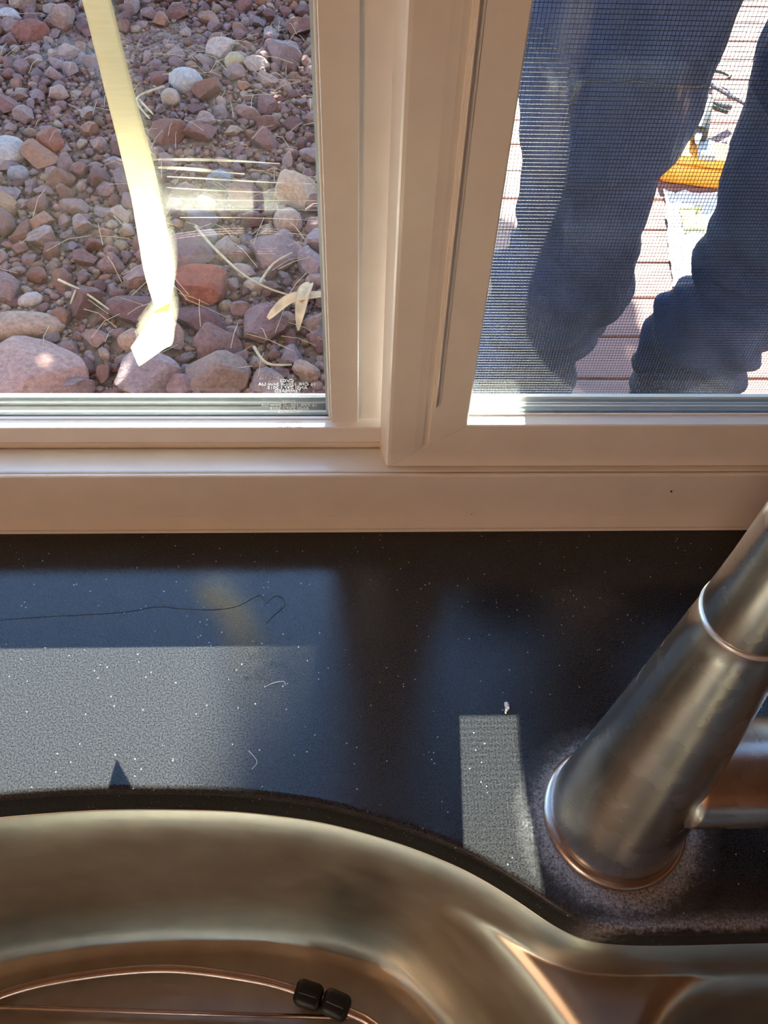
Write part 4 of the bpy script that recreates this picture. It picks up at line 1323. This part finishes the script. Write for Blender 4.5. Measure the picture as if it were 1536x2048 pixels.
def remesh(name, bm_, voxel, smooth_it=4, disp=None):
    bmesh.ops.recalc_face_normals(bm_, faces=bm_.faces)
    me_ = bpy.data.meshes.new(name + '_raw'); bm_.to_mesh(me_); bm_.free()
    o = bpy.data.objects.new('tmp', me_); COL.objects.link(o)
    md = o.modifiers.new('r', 'REMESH'); md.mode = 'VOXEL'; md.voxel_size = voxel
    if smooth_it:
        ms = o.modifiers.new('s', 'SMOOTH'); ms.factor = 0.5; ms.iterations = smooth_it
    dg = bpy.context.evaluated_depsgraph_get()
    me2 = bpy.data.meshes.new_from_object(o.evaluated_get(dg))
    bpy.data.objects.remove(o)
    me2.name = name
    if disp:
        nr = [v.normal.copy() for v in me2.vertices]
        for v, n_ in zip(me2.vertices, nr):
            v.co += n_ * disp(v.co)
        me2.update()
    smooth(me2)
    return me2

per = empty('person', (0.48, 1.06, DECK_Z))
setp(per, 'person in dark blue jeans and dark shirt standing on deck outside the screen', 'person')
YP = 1.06
legA = [(0.16, .245, .49), (0.06, .225, .460), (-.04, .217, .454), (-.099, .214, .451), (-.158, .214, .450), (-.205, .216, .432), (-.238, .228, .413), (-.30, .233, .416), (-.365, .238, .418),
        (-.408, .214, .434), (-.455, .212, .438), (-.500, .222, .415), (-.578, .218, .405), (-.683, .218, .388), (-.76, .225, .378), (-.835, .225, .375)]
legB = [(0.16, .475, .725), (0.06, .512, .740), (-.04, .515, .742), (-.117, .515, .745), (-.187, .522, .748), (-.225, .507, .742), (-.296, .523, .735), (-.36, .53, .73),
        (-.42, .528, .735), (-.465, .550, .735), (-.523, .515, .725), (-.577, .500, .715), (-.684, .515, .70), (-.76, .525, .69), (-.835, .53, .69)]
jb = bmesh.new()
for lg in (legA, legB):
    zs = [a[0] for a in lg]
    R_ = []
    for k, (z_, a, b_) in enumerate(lg):
        rx_ = (b_ - a) / 2
        R_.append((z_, (a + b_) / 2, YP - (0.02 if -.42 < z_ < -.2 else 0) + (0.03 if z_ < -.5 else 0), rx_, min(rx_, .115) * (0.98 if z_ > -.2 else 0.9)))
    ringloft(jb, R_[::-1])
capsule(jb, (.350, YP + .01, .175), (.610, YP + .01, .175), .120, .120, 24)
capsule(jb, (.40, YP - .02, .24), (.56, YP - .02, .24), .130, .130, 24)
def jeans_fold(c):
    z_ = c.z
    side = 1 if c.x < .48 else -1
    # slanting creases at the knee and bunched cloth over the shin
    a1 = math.exp(-((z_ + .42) / .10) ** 2)
    a2 = math.exp(-((z_ + .62) / .12) ** 2)
    a3 = math.exp(-((z_ + .02) / .10) ** 2)
    w1 = math.sin((z_ * 1.0 + (c.x - .33) * .55 * side + .12 * noise.noise(c * 6)) * 75)
    w2 = math.sin((z_ - (c.x - .33) * .7 * side + .10 * noise.noise(c * 7)) * 90)
    w3 = math.sin((z_ * .8 + (c.x - .48) * side * 1.2 + .08 * noise.noise(c * 8)) * 62)
    n_ = noise.noise(c * 9) * .007 + noise.noise(c * 22) * .004
    return n_ + .007 * a1 * w1 + .008 * a2 * w2 + .0045 * a3 * w3
jeans = obj('jeans', remesh('jeans', jb, 0.0075, 3, jeans_fold), M['denim'], per)
# pocket seam curve and side seam, on the cloth
from mathutils.bvhtree import BVHTree
def on_cloth(me_, pts, r_, name, mat, parent):
    bvh = BVHTree.FromPolygons([v.co for v in me_.vertices], [tuple(p.vertices) for p in me_.polygons])
    P_ = []
    for a, z_ in pts:
        hit = bvh.ray_cast(Vector((a, 0.5, z_)), Vector((0, 1, 0)))
        if hit[0] is not None: P_.append(hit[0] + Vector((0, -r_ * .3, 0)))
    if len(P_) > 2: smooth(obj(name, tube_bm(P_, r_, 6), mat, parent))
on_cloth(jeans.data, [(a, z_) for a, z_ in [(.262 + .012 * k, -.098 + .012 * math.sin(k * .28)) for k in range(14)]], .0012, 'pocket_seam', M['thread'], jeans)
on_cloth(jeans.data, [(.262 - .001 * k, -.10 - .012 * k) for k in range(8)], .0012, 'pocket_seam', M['thread'], jeans)
# boots
for cx_ in (.30, .61):
    bt = bmesh.new()
    capsule(bt, (cx_, YP + .06, DECK_Z + .13), (cx_, YP + .06, DECK_Z + .055), .052, .05)
    capsule(bt, (cx_, YP + .07, DECK_Z + .045), (cx_ + (.015 if cx_ > .5 else -.015), YP - .13, DECK_Z + .04), .045, .044, 20, ((0, 0, 1), .85))
    b_o = obj('boot', remesh('boot', bt, .007, 3), M['boot'], per)
    sl = bmesh.new(); capsule(sl, (cx_, YP + .07, DECK_Z + .012), (cx_ + (.015 if cx_ > .5 else -.015), YP - .135, DECK_Z + .012), .048, .047, 20, ((0, 0, 1), .22))
    obj('sole', sl, M['dark'], b_o)
# body: trunk leaning towards the window, arms reaching for the screen
SH = ((.165, .57, .535), (.525, .57, .535)); EL = ((.167, .70, .355), (.70, .60, .35)); HN = ((.235, .395, .345), (.60, .395, .40))
bd = bmesh.new()
capsule(bd, (.48, YP, .22), (.42, .86, .34), .125, .15, 24)
capsule(bd, (.30, .67, .44), (.42, .67, .44), .135, .135, 24)
capsule(bd, (.42, .86, .33), (.36, .67, .44), .15, .135, 24)
capsule(bd, (.215, .575, .53), (.475, .575, .53), .075, .075, 20)
capsule(bd, (.345, .56, .55), (.330, .49, .62), .062, .055)
hd = Vector((.320, .445, .680))
capsule(bd, hd + Vector((0, .02, .035)), hd + Vector((0, -.01, -.045)), .088, .062, 24)
capsule(bd, hd + Vector((0, -.085, .0)), hd + Vector((0, -.10, -.022)), .010, .014, 12)       # nose
for s_ in (-1, 1):
    capsule(bd, hd + Vector((.084 * s_, .01, .015)), hd + Vector((.082 * s_, .012, -.022)), .014, .011, 12, ((1, 0, 0), .5))  # ears
    capsule(bd, hd + Vector((.02 * s_, -.083, -.040)), hd + Vector((0, -.088, -.040)), .007, .008, 10)        # lips
for i in (0, 1):
    sg_ = 1 if i == 0 else -1
    capsule(bd, SH[i], EL[i], .058, .046)
    wr = Vector(HN[i])
    capsule(bd, EL[i], wr, .045, .029)
    fd = (wr - Vector(EL[i])).normalized()
    up_ = Vector((0, .35, 1)).normalized()
    sd = fd.cross(up_).normalized(); up_ = sd.cross(fd)
    palm = wr + fd * .035 + up_ * .02
    # the hand lies flat against the screen, fingers pointing up
    pm = [palm + sd * (k * .019 - .0285) for k in range(4)]
    for k, (pp, ln) in enumerate(zip(pm, (.066, .076, .071, .055))):
        capsule(bd, wr + sd * (k * .012 - .018), Vector((pp.x, pp.y, pp.z + .035)), .015, .0115, 10)
        k1 = Vector((pp.x, min(pp.y, .345) + .006, pp.z + .035 + ln * .5)); k2 = Vector((pp.x + .002 * (k - 1.5), .337, pp.z + .035 + ln))
        capsule(bd, Vector((pp.x, pp.y, pp.z + .035)), k1, .0105, .0095, 10)
        capsule(bd, k1, k2, .0095, .008, 10)
    th = wr + sd * (.028 * (1 if i == 0 else -1)) + fd * .02
    th2 = th + sd * (.026 * (1 if i == 0 else -1)) + Vector((0, -.01, .025))
    capsule(bd, wr, th, .016, .013, 10); capsule(bd, th, th2, .0125, .010, 10)
body_o = obj('body', remesh('body', bd, .0055, 3), M['skin'], per)
for s_ in (-1, 1):
    ey = bmesh.new(); bmesh.ops.create_uvsphere(ey, u_segments=14, v_segments=10, radius=.012, matrix=Matrix.Translation(hd + Vector((.032 * s_, -.074, .004))))
    smooth(obj('eye', ey, M['white_p'], body_o))
hb = bmesh.new()
capsule(hb, hd + Vector((0, .035, .055)), hd + Vector((0, .045, -.01)), .094, .082, 24)
smooth(obj('hair', hb, M['hair'], per))
sb = bmesh.new()
capsule(sb, (.44, YP - .03, .25), (.52, YP - .03, .25), .148, .148, 24)
capsule(sb, (.48, YP - .03, .26), (.42, .86, .36), .155, .168, 24)
capsule(sb, (.42, .86, .34), (.36, .67, .44), .172, .155, 24)
capsule(sb, (.29, .67, .44), (.43, .67, .44), .152, .152, 24)
capsule(sb, (.205, .575, .53), (.485, .575, .53), .088, .088, 20)
for i in (0, 1):
    capsule(sb, SH[i], Vector(EL[i]), .074, .060)
    capsule(sb, Vector(EL[i]), Vector(EL[i]).lerp(Vector(HN[i]), .25), .060, .055)
shirt_fold = lambda c: noise.noise(c * 10) * .008 + .004 * math.sin((c.z + c.x * .4) * 70 + 3 * noise.noise(c * 5))
obj('shirt', remesh('shirt', sb, .008, 3, shirt_fold), M['shirt'], per)

# ================================================================== TREE that shades the gravel (beyond the picture's top)
M['leaf'] = plain('green_leaf', (0.09, 0.16, 0.035), rough=0.6, noise_amt=0.3, scale=20)
M['bark'] = plain('bark', (0.14, 0.09, 0.06), rough=0.9, noise_amt=0.3, scale=30, bump=0.6)
tree = empty('garden_tree', (-1.3, 6.2, SOIL_Z))
setp(tree, 'leafy garden tree beyond the gravel shading the ground', 'tree')
tk = bmesh.new()
tube_bm(catmull([(-1.3, 6.2, SOIL_Z - .05), (-1.27, 6.2, 0.0), (-1.32, 6.18, 1.0), (-1.25, 6.2, 2.0)], 6), [.13 - .003 * i for i in range(19)], 14, tk)
for a, b_, c in ((-2.4, 6.0, 1.9), (-.2, 6.3, 2.0), (-1.0, 5.6, 2.3), (-1.7, 6.9, 2.3)):
    tube_bm(catmull([(-1.3, 6.2, .6 + random.random() * .5), ((a - 1.3) / 2, (b_ + 6.2) / 2, 1.5), (a, b_, c)], 5), [.06 - .004 * i for i in range(11)], 8, tk)
tube_bm(catmull([(-0.2, 6.3, 2.0), (0.1, 6.2, 2.6), (0.27, 6.2, 3.3), (0.285, 6.2, 4.5)], 6), [.03 - .0012 * i for i in range(19)], 6, tk)
smooth(obj('trunk', tk, M['bark'], tree))
LV = []; LF = []
def leaf(c, s_):
    u = Vector((random.gauss(0, 1), random.gauss(0, 1), random.gauss(0, 1))).normalized(); v = u.orthogonal().normalized()
    b0 = len(LV)
    for a, b_, n_ in ((-1, 0, 0), (-.3, .45, .08), (.4, .4, .05), (1, 0, 0), (.4, -.4, .05), (-.3, -.45, .08)):
        LV.append(c + (u * a + v * b_ + u.cross(v) * n_) * s_)
    LF.append(tuple(range(b0, b0 + 6)))
def crown(cx_, cy_, cz_, rx_, ry_, rz_, n, s_):
    for _ in range(n):
        d = Vector((random.gauss(0, 1), random.gauss(0, 1), random.gauss(0, 1))).normalized() * (random.random() ** .4)
        leaf(Vector((cx_ + d.x * rx_, cy_ + d.y * ry_, cz_ + d.z * rz_)), s_ * random.uniform(.7, 1.3))
crown(-1.55, 6.2, 1.20, 1.25, 1.0, 1.10, 4200, .085)
crown(-0.55, 6.3, 1.15, 1.00, 0.9, 1.05, 3400, .085)
crown(0.30, 6.2, 2.62, 0.74, 0.6, 0.82, 2600, .080)
crown(-1.25, 6.4, 2.20, 1.50, 0.8, 1.15, 4200, .090)
crown(0.285, 6.2, 3.95, 0.040, 0.15, 0.75, 40, .050)
setp(obj('foliage', mesh_np('foliage', LV, LF), M['leaf'], tree), kind='stuff')
# tall shade tree behind it: its crown keeps the sun off all but the lowest part of the window
tall = empty('shade_tree', (-3.1, 8.2, SOIL_Z))
setp(tall, 'tall spreading shade tree with high crown behind the garden tree', 'tree')
tk = bmesh.new()
tube_bm(catmull([(-3.1, 8.2, SOIL_Z - .05), (-3.0, 8.2, 1.0), (-2.9, 8.2, 3.6), (-2.4, 8.1, 5.3)], 6), [.2 - .004 * i for i in range(19)], 14, tk)
for a, b_, c in ((-0.6, 8.0, 5.7), (1.4, 8.0, 5.8), (3.2, 8.1, 5.9), (-4.6, 8.1, 5.8)):
    tube_bm(catmull([(-2.6, 8.2, 4.9), ((a - 2.6) / 2, 8.1, 5.6), (a, b_, c)], 5), [.09 - .006 * i for i in range(11)], 8, tk)
smooth(obj('trunk', tk, M['bark'], tall))
LV = []; LF = []
for _ in range(13000):
    x_ = random.uniform(-4.6, 4.6) if _ < 11000 else random.uniform(-0.05, 0.65); y_ = random.uniform(7.5, 8.5)
    zb_ = 0.130 + (y_ - 0.289) * 0.637 + 0.03 * math.sin(x_ * 5) + 0.05 * abs(noise.noise(Vector((x_ * 3, 0, 0))))
    h_ = 0.95 * (1 - (x_ / 6.2) ** 2)
    if 0.21 < x_ < 0.39 and random.random() < 0.55: continue
    near_gap = -0.05 < x_ < 0.65
    leaf(Vector((x_, y_, zb_ + 0.05 + h_ * random.random() ** 1.5)), (.05 if near_gap else .1) * random.uniform(.7, 1.3))
setp(obj('foliage', mesh_np('foliage', LV, LF), M['leaf'], tall), kind='stuff')
